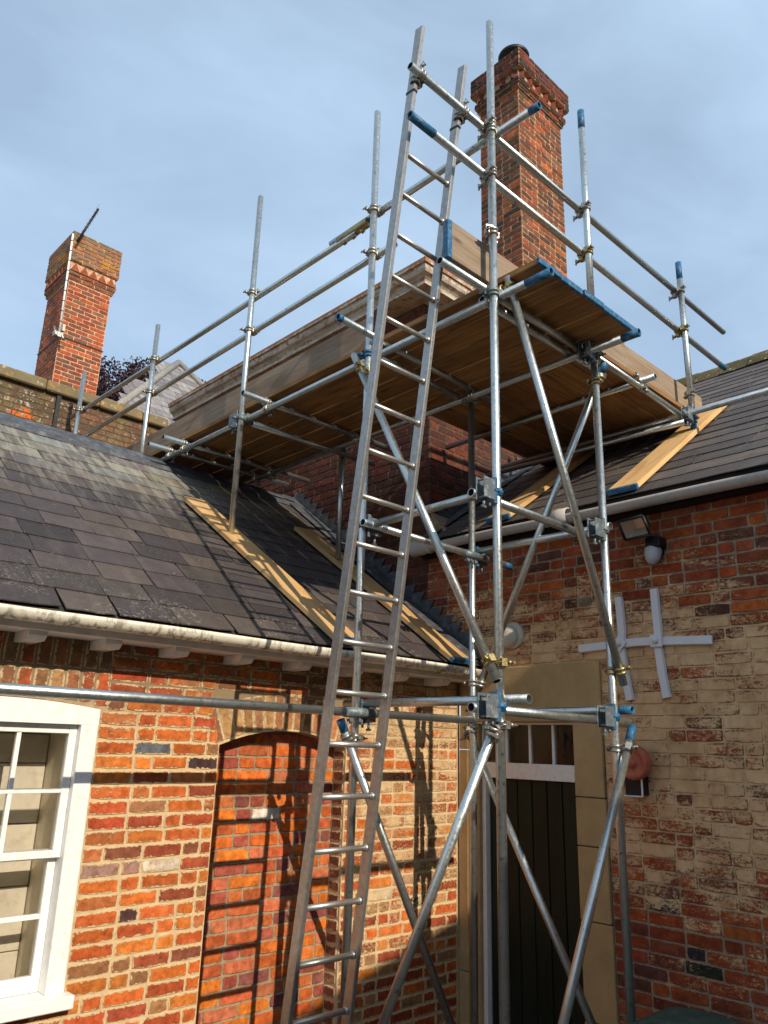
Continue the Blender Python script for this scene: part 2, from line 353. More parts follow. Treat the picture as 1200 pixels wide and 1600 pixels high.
def m_slate():
    m = NM('roof_slate', .72, 0, .22); P = m.pos(); C = m.n('ShaderNodeObjectInfo').outputs['Color']
    O = m.objc()
    a = m.noise(P, 7, 6, .65); b = m.noise(P, 60, 5, .7); st = m.noise(m.map(P, (9, 2.2, 2.2)), 1.2, 5, .6)
    C = m.mix(m.rng(a, .35, .68, 0, .6), C, m.mix(1., C, (.55, .52, .5), 'MULTIPLY'))
    C = m.mix(m.rng(st, .5, .66, 0, .30), C, m.mix(1., C, (1.9, 1.85, 1.7), 'MULTIPLY'))
    C = m.mix(m.rng(m.math('ADD', b, m.math('MULTIPLY', a, .35)), .80, .88, 0, .5), C, (.32, .31, .28))
    x_, y_, z_ = m.xyz(P)[:3]
    lw = m.math('MULTIPLY', m.rng(z_, .95+EYE, .66+EYE), m.rng(m.noise(P, 42, 6, .8), .54, .60)); lw = m.math('MULTIPLY', lw, m.rng(m.noise(P, 2.4, 3), .50, .62))
    C = m.mix(m.math('MULTIPLY', lw, .5), C, (.42, .39, .31))
    up = m.math('MULTIPLY', m.rng(z_, 1.45+EYE, 2.1+EYE), m.rng(x_, 3.3, 4.0, 1, 0))
    s2 = m.noise(m.map(P, (11, 1.6, 1.6)), 1.4, 5, .65)
    C = m.mix(m.math('MULTIPLY', m.rng(s2, .47, .60), m.math('MULTIPLY', up, .55)), C, m.mix(m.noise(P, 4, 3), (.30, .27, .17), (.30, .32, .30)))
    return m.out(C, m.bump(b, .003, .7, m.bump(a, .006, .6)), m.rng(b, .3, .7, .5, .75))
M['slate'] = m_slate()
M['underlay'] = m_simple('roof_underlay', (.035, .033, .032), .9)
def m_cornice():
    m = NM('flaking_stucco', .8, 0, .25); P = m.pos(); z = m.xyz(P)[2]; x = m.xyz(P)[0]
    a = m.noise(P, 16, 8, .75); b = m.noise(P, 3.5, 4); g = m.noise(P, 45, 6, .7)
    C = m.mix(m.rng(b, .3, .7), (.58, .52, .42), (.40, .34, .26))
    C = m.mix(m.rng(g, .5, .72, 0, .55), C, (.26, .21, .15))
    top = m.math('ADD', a, m.math('MULTIPLY', m.rng(z, 4.2+EYE, 4.31+EYE), .09))
    C = m.mix(m.rng(m.noise(m.map(P, (5, 1.3, 14)), 2., 6, .7), .48, .62, 0, .6), C, (.17, .13, .09))
    f = m.math('MULTIPLY', m.rng(top, .545, .575), m.rng(m.noise(P, 2.6, 3), .36, .50))
    C = m.mix(m.math('MULTIPLY', f, .85), C, m.mix(m.noise(P, 30, 4), (.20, .07, .03), (.36, .15, .06)))
    e = m.math('MULTIPLY', m.rng(z, 4.292+EYE, 4.302+EYE), m.rng(m.noise(P, 6, 4), .38, .5, .25, 1))
    C = m.mix(m.math('MULTIPLY', e, .9), C, (.34, .13, .04))
    return m.out(C, m.bump(a, .008, .8))
M['stucco'] = m_cornice()
def m_stone(name, c, lichen=0.):
    m = NM(name, .88, 0, .2); P = m.pos(); a = m.noise(P, 5, 6, .6); b = m.noise(P, 60, 5, .7)
    C = m.mix(m.rng(a, .3, .7), tuple(v*.72 for v in c), c); C = m.mix(m.rng(b, .55, .75, 0, .4), C, tuple(v*.45 for v in c))
    if lichen:
        l = m.noise(P, 9, 5, .6); C = m.mix(m.rng(l, .56, .64, 0, lichen), C, (.50, .24, .03))
        l = m.noise(m.map(P, loc=(5, 3, 1)), 16, 4, .6); C = m.mix(m.rng(l, .6, .66, 0, .7), C, (.55, .50, .38))
    return m.out(C, m.bump(b, .003, .8, m.bump(a, .006, .5)))
M['stone'] = m_stone('door_stone', (.50, .34, .16))
M['coping'] = m_stone('mossy_coping', (.21, .17, .095), .4)
M['moss'] = m_stone('mossy_ridge', (.10, .085, .04), .15)
M['greyroll'] = m_stone('grey_ridge', (.30, .29, .27), .05)
M['ground'] = m_stone('courtyard_concrete', (.30, .25, .19))
def m_gutter(name, col, dirt):
    m = NM(name, .5, 0, .4); P = m.pos(); z = m.xyz(P)[2]
    s = m.noise(m.map(P, (34, 34, 3)), 1., 5, .7); big = m.noise(P, 3, 4)
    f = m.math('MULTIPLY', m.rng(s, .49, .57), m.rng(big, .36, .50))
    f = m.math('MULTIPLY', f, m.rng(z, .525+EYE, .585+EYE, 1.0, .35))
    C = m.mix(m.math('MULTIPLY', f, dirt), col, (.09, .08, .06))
    C = m.mix(m.rng(m.noise(P, 14, 5, .7), .5, .7, 0, .35), C, tuple(v*.72 for v in col))
    return m.out(C)
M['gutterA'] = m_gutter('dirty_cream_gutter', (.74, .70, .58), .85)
M['gutterB'] = m_gutter('grey_white_gutter', (.46, .43, .40), .3)
def m_glass(dark):
    m = bpy.data.materials.new('window_glass'); m.use_nodes = True; t = m.node_tree; t.nodes.clear()
    o = t.nodes.new('ShaderNodeOutputMaterial'); mixn = t.nodes.new('ShaderNodeMixShader'); tr = t.nodes.new('ShaderNodeBsdfTransparent')
    gl = t.nodes.new('ShaderNodeBsdfGlossy'); fr = t.nodes.new('ShaderNodeFresnel'); gl.inputs['Roughness'].default_value = .03
    nz = t.nodes.new('ShaderNodeTexNoise'); nz.inputs['Scale'].default_value = 5; bp = t.nodes.new('ShaderNodeBump'); bp.inputs['Distance'].default_value = .004
    t.links.new(nz.outputs[0], bp.inputs['Height']); t.links.new(bp.outputs[0], gl.inputs['Normal'])
    tr.inputs[0].default_value = (dark, dark, dark, 1); fr.inputs[0].default_value = 1.32
    t.links.new(fr.outputs[0], mixn.inputs[0]); t.links.new(tr.outputs[0], mixn.inputs[1]); t.links.new(gl.outputs[0], mixn.inputs[2]); t.links.new(mixn.outputs[0], o.inputs[0])
    return m
M['glass'] = m_glass(.9); M['darkroom'] = m_simple('dark_interior', (.006, .0055, .005), .9)  # near-black colour stands for the darkness of unlit rooms

# ------------------------------------------------------------------ bricks
BL, BH = .215, .065
def brick_variant(k, ln):
    R = random.Random(100+k); n = 10; pts = []
    j = .0035
    base = [(-ln/2, -BH/2), (-ln/6, -BH/2), (ln/6, -BH/2), (ln/2, -BH/2), (ln/2, 0), (ln/2, BH/2), (ln/6, BH/2), (-ln/6, BH/2), (-ln/2, BH/2), (-ln/2, 0)]
    corner = (0, 3, 5, 8)
    for i, (x, z) in enumerate(base):
        e = .006*R.random() if i in corner else 0
        pts.append((x+R.uniform(-j, j)-e*(1 if x > 0 else -1), z+R.uniform(-j, j)-e*(1 if z > 0 else -1)))
    V = [(x*(1-.008/ln), -R.uniform(0, .0015), z*(1-.008/BH)) for x, z in pts]+[(x, .005, z) for x, z in pts]+[(x, .035, z) for x, z in pts]
    F = [tuple(range(n))]+[(i, n+i, n+(i+1) % n, (i+1) % n) for i in range(n)]+[(n+i, 2*n+i, 2*n+(i+1) % n, n+(i+1) % n) for i in range(n)]
    return V, F
STR = [brick_variant(k, BL) for k in range(10)]; HDR = [brick_variant(50+k, .1025) for k in range(6)]
def locattr(V, ln):
    A = np.array(V, np.float32); hx, hz = ln/2, BH/2
    return np.stack([A[:, 0]/hx, A[:, 2]/hz, np.full(len(A), hx), np.full(len(A), hz)], 1).astype(np.float32)
MESHCACHE = {}
def brick_mesh(kind, k, mat):
    key = (kind, k, mat.name)
    if key not in MESHCACHE:
        V, F = (STR if kind == 's' else HDR)[k]; me = mesh('brick', V, F, mat); MESHCACHE[key] = me
        at = me.color_attributes.new('loc', 'FLOAT_COLOR', 'POINT'); at.data.foreach_set('color', locattr(V, BL if kind == 's' else .1025).ravel())
    return MESHCACHE[key]

class Courses:
    """Brickwork on a vertical plane. org + u*ud + v*Z, outward normal n; rz turns a brick whose face looks to -Y."""
    def __init__(s, org, facing, pal, proud=.006, joint=.010):
        s.org = Vector(org); s.rz = {'-y': 0, '-x': -pi/2, '+x': pi/2, '+y': pi}[facing]
        s.ud = Vector((cos(s.rz), sin(s.rz), 0)); s.n = Vector((sin(s.rz), -cos(s.rz), 0)); s.pal = pal; s.L = []; s.proud = proud; s.j = joint
    def put(s, u, v, ln, h, ang=0, pal=None):
        c = random.choice(pal or s.pal); f = random.uniform(.82, 1.2); c = tuple(min(1, x*f*random.uniform(.94, 1.06)) for x in c)
        P = s.org+s.ud*u+Vector((0, 0, v))+s.n*(s.proud+random.uniform(-.002, .002))
        s.L.append((P, ln, h, ang, c))
    def fill(s, v0, v1, spans, bond='flemish', ch=.075, pal=None, phase=0):
        v = v0; r = phase
        while v+ch*.6 < v1:
            h = min(ch, v1-v)
            for (a, b) in spans(v+h/2):
                if b-a < .03: continue
                u = a; k = random.randint(0, 3) if bond == 'mixed' else 0
                if bond == 'stretcher': seq = [.1125 if r % 2 else .225]+[.225]*400
                elif bond == 'english': seq = ([.225]*400 if r % 2 else [.1125]*400)
                elif bond == 'flemish': seq = ([.225, .1125]*200 if r % 2 else [.1125, .225]*200); 
                else:
                    seq = []
                    while len(seq) < 200: seq += random.choice(([.225], [.225, .1125], [.225, .225], [.1125]))
                for q in seq:
                    e = u+q*random.uniform(.96, 1.04)
                    if b-e < .05: e = b
                    s.put((u+e)/2, v+h/2+random.uniform(-.002, .002), e-u-s.j, h-s.j, 0, pal); u = e
                    if u >= b-1e-6: break
            v += ch; r += 1
        return s
def ranked(L, limit):
    def key(b):
        q = px(b[0])
        if q is None or not (-40 < q[0] < 1240 and -40 < q[1] < 1640): return 1e6+b[0].length
        return b[0].length
    L = sorted(L, key=key); n = min(limit, len(L))
    a = [b for b in L[:n] if key(b) < 1e6]; return a, [b for b in L if b not in a] if len(a) < n else L[n:]
SPECIAL = [((3.0, 4.22, -.445), (.74, .70, .62)), ((2.07, 4.1, -.63), (.36, .22, .18)), ((2.33, 4.1, -.66), (.62, .54, .42)), ((2.25, 4.1, -.04), (.13, .14, .16)),
           ((2.42, 4.1, -.11), (.07, .04, .04)), ((4.35, 4.1, -1.02), (.04, .03, .04)), ((3.95, 4.1, -.95), (.75, .70, .58)), ((4.75, 2.43, -.86), (.025, .028, .035)), ((4.75, 2.36, -1.10), (.035, .03, .035)), ((4.75, 2.27, -1.14), (.03, .035, .025)),
           ((4.75, 2.6, -1.12), (.04, .035, .035)), ((4.75, 2.95, 1.0), (.22, .20, .15)), ((2.1, 4.1, -.84), (.09, .05, .05))]
def lay(courses, parent, mat, limit=300, name='brick'):
    allb = []
    for c in courses: allb += [(b[0], b[1], b[2], b[3], b[4], c.rz) for b in c.L]
    def spc(i):
        P = allb[i][0]
        for (q, c) in SPECIAL:
            if abs(P.z-q[2]) < .036 and (P-Vector(q)).length < allb[i][1]*.5+.01: return c
    allb = [b if spc(i) is None else (b[0], b[1], b[2], b[3], spc(i), b[5]) for i, b in enumerate(allb)]
    near, rest = ranked(allb, limit)
    rest = [b for b in allb if not any(b is q for q in near)] if len(near)+len(rest) != len(allb) else rest
    mt, mm = M[mat], M[mat+'_m']
    for (P, ln, h, ang, c, rz) in near:
        kind = 's' if ln > .15 else 'h'; k = random.randrange(10 if kind == 's' else 6)
        o = bpy.data.objects.new(name, brick_mesh(kind, k, mt))
        link(o, name, P, parent); o.rotation_euler = (0, ang, rz); o.scale = (ln/(BL if kind == 's' else .1025), 1, h/BH); o.color = (*c, 1)
    V = []; F = []; C = []; LO = []; n = 0
    for (P, ln, h, ang, c, rz) in rest:
        kind = 's' if ln > .15 else 'h'; bv, bf = random.choice(STR if kind == 's' else HDR)
        A = np.array(bv)*np.array([ln/(BL if kind == 's' else .1025), 1, h/BH])
        R = np.array(Euler((0, ang, rz)).to_matrix()); A = A@R.T+np.array(P)
        V.append(A); F += [tuple(i+n for i in f) for f in bf]; n += len(A); C.append(np.tile([*c, 1], (len(A), 1))); LO.append(locattr(bv, BL if kind == 's' else .1025))
    if V:
        o = obj('brick_courses', np.concatenate(V), F, mm, parent, col=np.concatenate(C)); tag(o, kind='stuff')
        at = o.data.color_attributes.new('loc', 'FLOAT_COLOR', 'POINT'); at.data.foreach_set('color', np.concatenate(LO).ravel())

ORANGE = [(.58, .155, .032), (.58, .14, .03), (.48, .11, .03), (.54, .13, .035), (.44, .09, .03), (.38, .08, .03), (.62, .20, .04), (.32, .075, .035), (.46, .15, .05), (.22, .075, .045), (.34, .17, .075), (.50, .17, .06), (.58, .17, .035), (.52, .13, .03), (.48, .12, .03), (.56, .18, .04)]
NICHE = [(.60, .16, .03), (.64, .19, .03), (.56, .13, .03), (.50, .12, .045), (.54, .17, .08), (.36, .09, .06), (.5, .14, .045), (.24, .08, .07)]
TAN = [(.42, .23, .10), (.34, .17, .08), (.46, .2, .09), (.30, .20, .11), (.44, .26, .12), (.36, .14, .07)]
REDB = [(.34, .075, .026), (.38, .085, .026), (.29, .065, .026), (.26, .07, .03), (.31, .085, .038), (.42, .11, .028), (.20, .06, .035), (.36, .08, .026), (.13, .055, .04), (.32, .075, .026)]
TOWER = [(.13, .036, .022), (.16, .04, .022), (.10, .03, .02), (.085, .028, .02), (.14, .045, .028)]  # darkened bricks: the shade under the platform is put into their colour
CHIM = [(.36, .09, .03), (.42, .11, .03), (.26, .075, .035), (.16, .07, .04), (.12, .06, .035), (.46, .13, .035), (.22, .10, .05), (.09, .05, .035), (.30, .08, .035)]
CHIML = [(.38, .10, .045), (.34, .085, .045), (.44, .11, .04), (.22, .09, .055), (.30, .08, .045), (.2, .11, .07), (.42, .10, .04), (.26, .075, .045)]

# ------------------------------------------------------------------ setting: ground
G = -EYE
g = MB(); g.add([(-60, -60, G), (60, -60, G), (60, 60, G), (-60, 60, G)], [(0, 1, 2, 3)])
tag(g.build('ground', M['ground']), kind='structure')

# ------------------------------------------------------------------ left wing (wall A, Y = 4.1)
YA, XB = 4.1, 4.75
WX0, WX1, WS = .84, 1.85, -1.20                # window opening
NX0, NX1, NY = 2.60, 3.59, 4.225               # blind niche
def arcz(x, x0, x1, zs, rise):
    t = (x-(x0+x1)/2)/((x1-x0)/2); return zs+rise*(1-t*t)
SR = .727                                      # slope of roof A
left = empty('brick_cottage_wing', (1.5, 4.4, G))
tag(left, 'low sunlit brick wing with a white sash window, bricked-up arch and slate roof', 'building')
ma = MB(); T = .30; ZT = .60
y0m = YA+.0
def panel(mb, pts, y, t, m=0): mb.prism([(p[0], y, p[1]) for p in pts], (0, t, 0), m)
panel(ma, [(-3, G), (WX0, G), (WX0, ZT), (-3, ZT)], y0m, T)
panel(ma, [(WX0, G), (WX1, G), (WX1, WS), (WX0, WS)], y0m, T)
K = 10
panel(ma, [(WX0+(WX1-WX0)*i/K, arcz(WX0+(WX1-WX0)*i/K, WX0, WX1, .15, .04)) for i in range(K+1)]+[(WX1, ZT), (WX0, ZT)], y0m, T)
panel(ma, [(WX1, G), (NX0, G), (NX0, ZT), (WX1, ZT)], y0m, T)
panel(ma, [(NX0+(NX1-NX0)*i/K, arcz(NX0+(NX1-NX0)*i/K, NX0, NX1, -.015, .095)) for i in range(K+1)]+[(NX1, ZT), (NX0, ZT)], y0m, T)
panel(ma, [(NX1, G), (XB, G), (XB, ZT), (NX1, ZT)], y0m, T)
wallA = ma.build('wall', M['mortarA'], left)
nb = MB(); panel(nb, [(NX0-.0, G), (NX1, G), (NX1, .1), (NX0, .1)], NY, .15); nback = nb.build('niche_infill', M['mortarN'], left)
cA = Courses((0, YA, 0), '-y', ORANGE, .004, .005)
def spA(v):
    z = v; S = []
    cuts = []
    if z > WS and z < .33: cuts.append((WX0-(.0 if z < .14 else .03), WX1+(.0 if z < .14 else .03)))
    if z >= .33: cuts.append((WX0-.12, WX1+.03))
    if z < .30: cuts.append((NX0, NX1) if z < -.02 else (NX0-.005-(z+.02)*.24, NX1+.005+(z+.02)*.24))
    cuts.sort(); a = -.2
    for c in cuts: S.append((a, c[0])); a = c[1]
    S.append((a, XB-.03)); return S
cA.fill(G+.02, .52, lambda v: [s for s in spA(v) if s[0] < 3.4], 'mixed')
cA2 = Courses((0, YA, 0), '-y', REDB[:3]+TAN[:2]+ORANGE[:8]+[(.42, .2, .1), (.4, .24, .13)], .004, .005)
cA2.fill(G+.02, .52, lambda v: [s for s in spA(v) if s[0] >= 3.4], 'mixed')
for xs in np.arange(WX0-.10, WX1+.02, .082):       # two rows of soldiers over the window
    cA.put(xs+.04, .435, .165, .074, pi/2+random.uniform(-.03, .03), TAN+ORANGE[4:6])
    zb = arcz(min(max(xs+.04, WX0), WX1), WX0, WX1, .16, .04)
    cA.put(xs+.04, (zb+.345)/2+.002, .345-zb-.008, .074, pi/2+random.uniform(-.03, .03), TAN+ORANGE[4:6])
cx, R_ = (NX0+NX1)/2, ((NX1-NX0)/2)**2/(2*.095)+.095/2
na = 15
for i in range(na):                            # segmental arch over the niche
    t = -1+2*(i+.5)/na; th = t*math.asin(((NX1-NX0)/2+.03)/R_); rr = R_+.115
    cA.put(cx+sin(th)*rr, .08-R_+cos(th)*rr, .212, .074, pi/2+th, TAN+[(.50, .24, .09), (.52, .30, .12)])
cN = Courses((0, NY, 0), '-y', NICHE, .004, .005)
cN.fill(G+.02, .07, lambda v: [(NX0, NX1)], 'mixed')
# right reveal of the niche
cR = Courses((NX1, NY, 0), '-x', [(.26, .10, .05), (.3, .12, .06), (.2, .08, .05)], .003, .012)
cR.fill(G+.02, -.03, lambda v: [(.0, .118)], 'english')
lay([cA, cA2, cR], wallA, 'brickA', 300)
lay([cN], nback, 'brickN', 170)

# sash window
win = empty('sash_window', (1.345, 4.15, WS)); win.parent = left; win.location = Vector((1.345, 4.15, WS))-WL[left.name]; WL[win.name] = Vector((1.345, 4.15, WS))
f = MB(); yf = YA-.012
def arcpts(x0, x1, z, r): return [(x0+(x1-x0)*i/K, arcz(x0+(x1-x0)*i/K, WX0, WX1, z, r)) for i in range(K+1)]
f.prism([(x, yf, z) for x, z in arcpts(WX0+.004, WX1-.004, .148, .038)[::-1]]+[(WX0+.004, yf, .068), (WX1-.004, yf, .068)], (0, .10, 0))
f.box((WX0+.004, yf, WS+.03), (WX0+.095, yf+.10, .068), bev=.003); f.box((WX1-.095, yf, WS+.03), (WX1-.004, yf+.10, .068), bev=.003)
f.build('frame', M['white'], win)
s_ = MB(); s_.box((WX0-.0, YA-.075, WS-.03), (WX1+.025, YA+.12, WS+.03), bev=.005); s_.build('sill', M['white'], win)
def sash(x0, x1, z0, z1, y, cols, rows, bot, top=.045, lock=False):
    a = MB(); st = .04
    a.box((x0, y, z0), (x0+st, y+.04, z1), bev=.002); a.box((x1-st, y, z0), (x1, y+.04, z1), bev=.002)
    a.box((x0+st, y+.001, z0), (x1-st, y+.039, z0+bot), bev=.002); a.box((x0+st, y+.001, z1-top), (x1-st, y+.039, z1), bev=.002)
    for i in range(1, cols):
        xx = x0+st+(x1-x0-2*st)*i/cols; a.box((xx-.011, y+.006, z0+bot), (xx+.011, y+.034, z1-top), bev=.002)
    for i in range(1, rows):
        zz = z0+bot+(z1-top-z0-bot)*i/rows; a.box((x0+st, y+.004, zz-.011), (x1-st, y+.036, zz+.011), bev=.002)
    so_ = a.build('sash', M['white'], win)
    for c in range(cols):
        for r in range(rows):
            xa = x0+st+(x1-x0-2*st)*c/cols; xb = x0+st+(x1-x0-2*st)*(c+1)/cols
            za = z0+bot+(z1-top-z0-bot)*r/rows; zb = z0+bot+(z1-top-z0-bot)*(r+1)/rows
            p = MB().box((xa, y+.018, za), (xb, y+.022, zb)); p.build('pane', M['glass'], win)
sash(WX0+.096, WX1-.096, -.57, .067, YA+.03, 3, 2, .035)
sash(WX0+.096, WX1-.096, WS+.032, -.535, YA+.073, 3, 2, .07)
b_ = MB()                                       # painted shutters and lining seen through the glass
for k in range(9): b_.box((WX0+.02, 4.42, WS+.02+k*.15), (WX1-.12, 4.44, WS+.165+k*.15), bev=.003)
b_.build('shutter', M['cream'], win)
b_ = MB(); b_.box((WX1-.115, 4.22, WS), (WX1-.10, 4.44, .12)); b_.box((WX0+.1, 4.22, WS), (WX0+.115, 4.44, .12)); b_.box((WX0+.1, 4.22, .12), (WX1-.1, 4.44, .135))
b_.box((WX0+.05, 4.45, WS-.02), (WX1-.05, 4.47, .2)); b_.box((WX0+.1, 4.22, WS-.02), (WX1-.1, 4.44, WS))
b_.build('window_lining', M['cream'], win)

# roof A
def pA(x, y, h=0): return Vector((x, y-h*.588, .60+SR*(y-3.83)+h*.809))
RY = 6.42
rA = MB()
a0, a1 = 3.90, RY
a0 = 3.84
rA.prism([(-3, a0, .60+SR*(a0-3.83)-.012), (-3, a1, .60+SR*(a1-3.83)-.012), (-3, 9.0, .60+SR*(a1-3.83)-.012-SR*(9.0-a1)), (-3, 9.0, .1), (-3, 4.2, .52), (-3, a0, .578)], (XB+3, 0, 0))
roofA = rA.build('roof', M['underlay'], left)
def slate_variant(k):
    R = random.Random(k); n = 8
    e = [(-.5, R.uniform(-.01, .01)), (-.2, R.uniform(-.012, .012)), (.15, R.uniform(-.012, .012)), (.5, R.uniform(-.01, .01))]
    if R.random() < .25: e[3] = (.46, .03); 
    if R.random() < .15: e[0] = (-.47, .035)
    top = [(.5, 1.), (-.5, 1.)]
    loop = e+top; m_ = len(loop)
    V = [(x, y, .5) for x, y in loop]+[(x, y, -.5) for x, y in loop]
    F = [tuple(range(m_)), tuple(range(2*m_-1, m_-1, -1))]+[(i, m_+i, m_+(i+1) % m_, (i+1) % m_) for i in range(m_)]
    return V, F
SLV = [slate_variant(k) for k in range(10)]
def slate_roof(parent, origin, udir, sdir, u0, u1, s0, s1, expo, pal, limit=300, wid=(.28, .38), keep=None, th=.007, mat='slate'):
    """origin + u*udir + s*sdir ; s runs up the slope"""
    ud, sdv = Vector(udir).normalized(), Vector(sdir).normalized(); nn = ud.cross(sdv); rx = ud
    if nn.z < 0: nn = -nn; rx = -ud
    ms = [mesh('slate', v, f, M[mat]) for v, f in SLV]; L = []; r = 0; s = s0
    while s < s1-.03:
        u = u0-random.uniform(0, .3)
        while u < u1:
            wd = random.uniform(*wid); c = u+wd/2
            if c > u1+.05: break
            ww = min(wd, u1-u) ; x0_ = max(u, u0); x1_ = min(u+wd, u1)
            if x1_-x0_ > .05 and (keep is None or keep((x0_+x1_)/2, s)):
                L.append(((x0_+x1_)/2, s+random.uniform(-.006, .006), x1_-x0_-random.uniform(.002, .006), r))
            u += wd
        s += expo; r += 1
    items = []
    for (u, s, wd, r) in L:
        P = Vector(origin)+ud*u+sdv*s+nn*(th*1.6+random.uniform(0, .002))
        ln = min(expo*1.9, s1+.05-s); tilt = math.atan(th*1.7/max(expo*1.9, .1))*1.0
        rot = Matrix((rx, sdv, nn)).transposed().to_4x4()@Matrix.Rotation(-tilt, 4, 'X')@Matrix.Rotation(random.uniform(-.006, .006) if random.random() > .07 else random.uniform(-.03, .03), 4, 'Z')
        items.append((P, rot, (wd, ln, th), pal((u-u0)/(u1-u0), (s-s0)/(s1-s0))))
    def key(i):
        q = px(i[0]); return i[0].length+(0 if q and -60 < q[0] < 1260 and -60 < q[1] < 1660 else 1e5)
    items.sort(key=key)
    for it in items[:limit]:
        o = bpy.data.objects.new('slate', random.choice(ms)); link(o, 'slate', it[0], parent)
        o.rotation_euler = it[1].to_euler(); o.scale = it[2]; o.color = (*it[3], 1)
    if items[limit:]:
        V = []; F = []; n = 0
        for it in items[limit:]:
            bv, bf = random.choice(SLV); A = (np.array(bv)*np.array(it[2]))@np.array(it[1].to_3x3()).T+np.array(it[0])
            V.append(A); F += [tuple(i+n for i in f) for f in bf]; n += len(A)
        o = obj('slate_courses', np.concatenate(V), F, M[mat], parent); o.color = (.10, .095, .10, 1); tag(o, kind='stuff')
def palA(u, s):
    b = random.choice([(.066, .054, .056), (.056, .047, .048), (.076, .062, .062), (.062, .053, .048), (.048, .041, .042), (.084, .068, .060)])
    f = random.uniform(.85, 1.2)
    if s > .60 and u < .94:
        k = min(1, (s-.60)/.25)*random.uniform(.35, 1); t = random.choice([(.24, .24, .20), (.28, .24, .16), (.20, .22, .21), (.30, .28, .23), (.15, .13, .13)])
        b = tuple(x*(1-k)+y*k for x, y in zip(b, t))
    return tuple(x*f for x in b)
SL = sqrt(1+SR*SR)
slate_roof(roofA, (0, 3.83, .60), (1, 0, 0), (0, 1, SR), -2.4, XB-.02, .0, (RY-3.83)*SL, .212, palA, 300, (.27, .40))
rc = MB()
zr = .60+SR*(RY-3.83)
rc.prism([(-1, RY-.20, zr-.20*SR+.022), (-1, RY-.18, zr-.18*SR+.045), (-1, RY, zr+.05), (-1, RY+.18, zr-.18*SR+.045), (-1, RY+.2, zr-.2*SR+.02), (-1, RY, zr+.02)], (XB+1-.01, 0, 0))
rc.build('ridge_flashing', M['lead'], left)
ht = []
fA = MB(); fA.box((-3, 3.86, .496), (XB-.004, 3.885, .575), bev=.002); fA.box((-3, 3.887, .499), (XB-.006, 4.10, .512)); fA.build('fascia', M['whitedull'], left)
for x in (1.0, 1.40, 1.79, 2.19, 2.62, 3.06, 3.50, 3.94, 4.38):
    r_ = MB(); r_.prism([(x-.045, 3.90, .498), (x-.045, 3.905, .475), (x-.045, 3.93, .452), (x-.045, 4.095, .450), (x-.045, 4.095, .498)], (.09, 0, 0)); r_.build('rafter_foot', M['whitedull'], left)
def gutter(name, P0, P1, out_, mat, parent, r=.057, seg=10, ends=True):
    P0, P1, o_ = Vector(P0), Vector(P1), Vector(out_); mb = MB(); L_ = []
    n = 28; prof = []
    for i in range(seg+1):
        a = pi*i/seg; prof.append((cos(a)*r, -sin(a)*r))
    for i in range(seg+1):
        a = pi*(1-i/seg); prof.append((cos(a)*(r-.004), -sin(a)*(r-.004)))
    V = []; F = []; m_ = len(prof)
    for k in range(n+1):
        t = k/n; c = P0.lerp(P1, t)+Vector((0, 0, .004*sin(t*9)+.003*sin(t*23)))
        V += [c+o_*a+Vector((0, 0, b)) for a, b in prof]
    for k in range(n):
        for i in range(m_): F.append((k*m_+i, k*m_+(i+1) % m_, (k+1)*m_+(i+1) % m_, (k+1)*m_+i))
    F += [tuple(range(m_))[::-1], tuple(n*m_+i for i in range(m_))]
    mb.add(V, F, [True]*(n*m_)+[False]*2); go = mb.build(name, mat, parent)
    d = (P1-P0).normalized()
    return go, d
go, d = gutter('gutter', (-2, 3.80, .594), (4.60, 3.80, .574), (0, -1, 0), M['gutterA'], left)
for x in (.9, 3.17, 4.2):
    u = MB(); zc = .594-.02*(x+2)/6.6
    V = []; F = []; n = 12
    for s_i, xx in enumerate((x-.014, x+.014)):
        V += [(xx, 3.80-cos(pi*i/n)*.0615, zc-sin(pi*i/n)*.0615) for i in range(n+1)]
    F = [(i, i+1, n+2+i, n+1+i) for i in range(n)]
    u.add(V, F, True); u.box((x-.012, 3.85, zc-.07), (x+.012, 3.86, zc)); u.build('gutter_bracket', M['gutterA'], left)

# ------------------------------------------------------------------ right wing (wall B, X = 4.75)
right = empty('brick_house_wing', (5.2, 2.4, G))
tag(right, 'shaded brick wing with flaking limewash, dark door and iron wall tie', 'building')
SB = .70
mb = MB(); DY0, DY1, DZ = 2.84, 4.03, .20      # stone surround of the door
ZB = 1.60
def panelx(mb, pts, x, t, m=0): mb.prism([(x, p[0], p[1]) for p in pts], (t, 0, 0), m)
panelx(mb, [(-3, G), (DY0, G), (DY0, ZB), (-3, ZB)], XB, .3)
panelx(mb, [(DY0, .60), (4.08, .60), (4.08, ZB), (DY0, ZB)], XB, .3)
panelx(mb, [(4.08, .35), (4.46, .35), (4.46, 2.0), (4.08, ZB)], XB+.002, .3)
wallB = mb.build('wall', M['mortarB'], right)
cB = Courses((XB, 4.45, 0), '-x', REDB, .004, .005)      # u runs towards -Y
def spB(v):
    lo = 0.0
    if v < .60: lo = 4.45-DY0+.0
    elif v < 1.1: lo = max(0, 4.45-(3.83+(v-.60)/SR)-.1)
    return [(lo, 4.45-.35)]
cB.fill(G+.03, 1.56, spB, 'mixed')
lay([cB], wallB, 'brickB', 300)
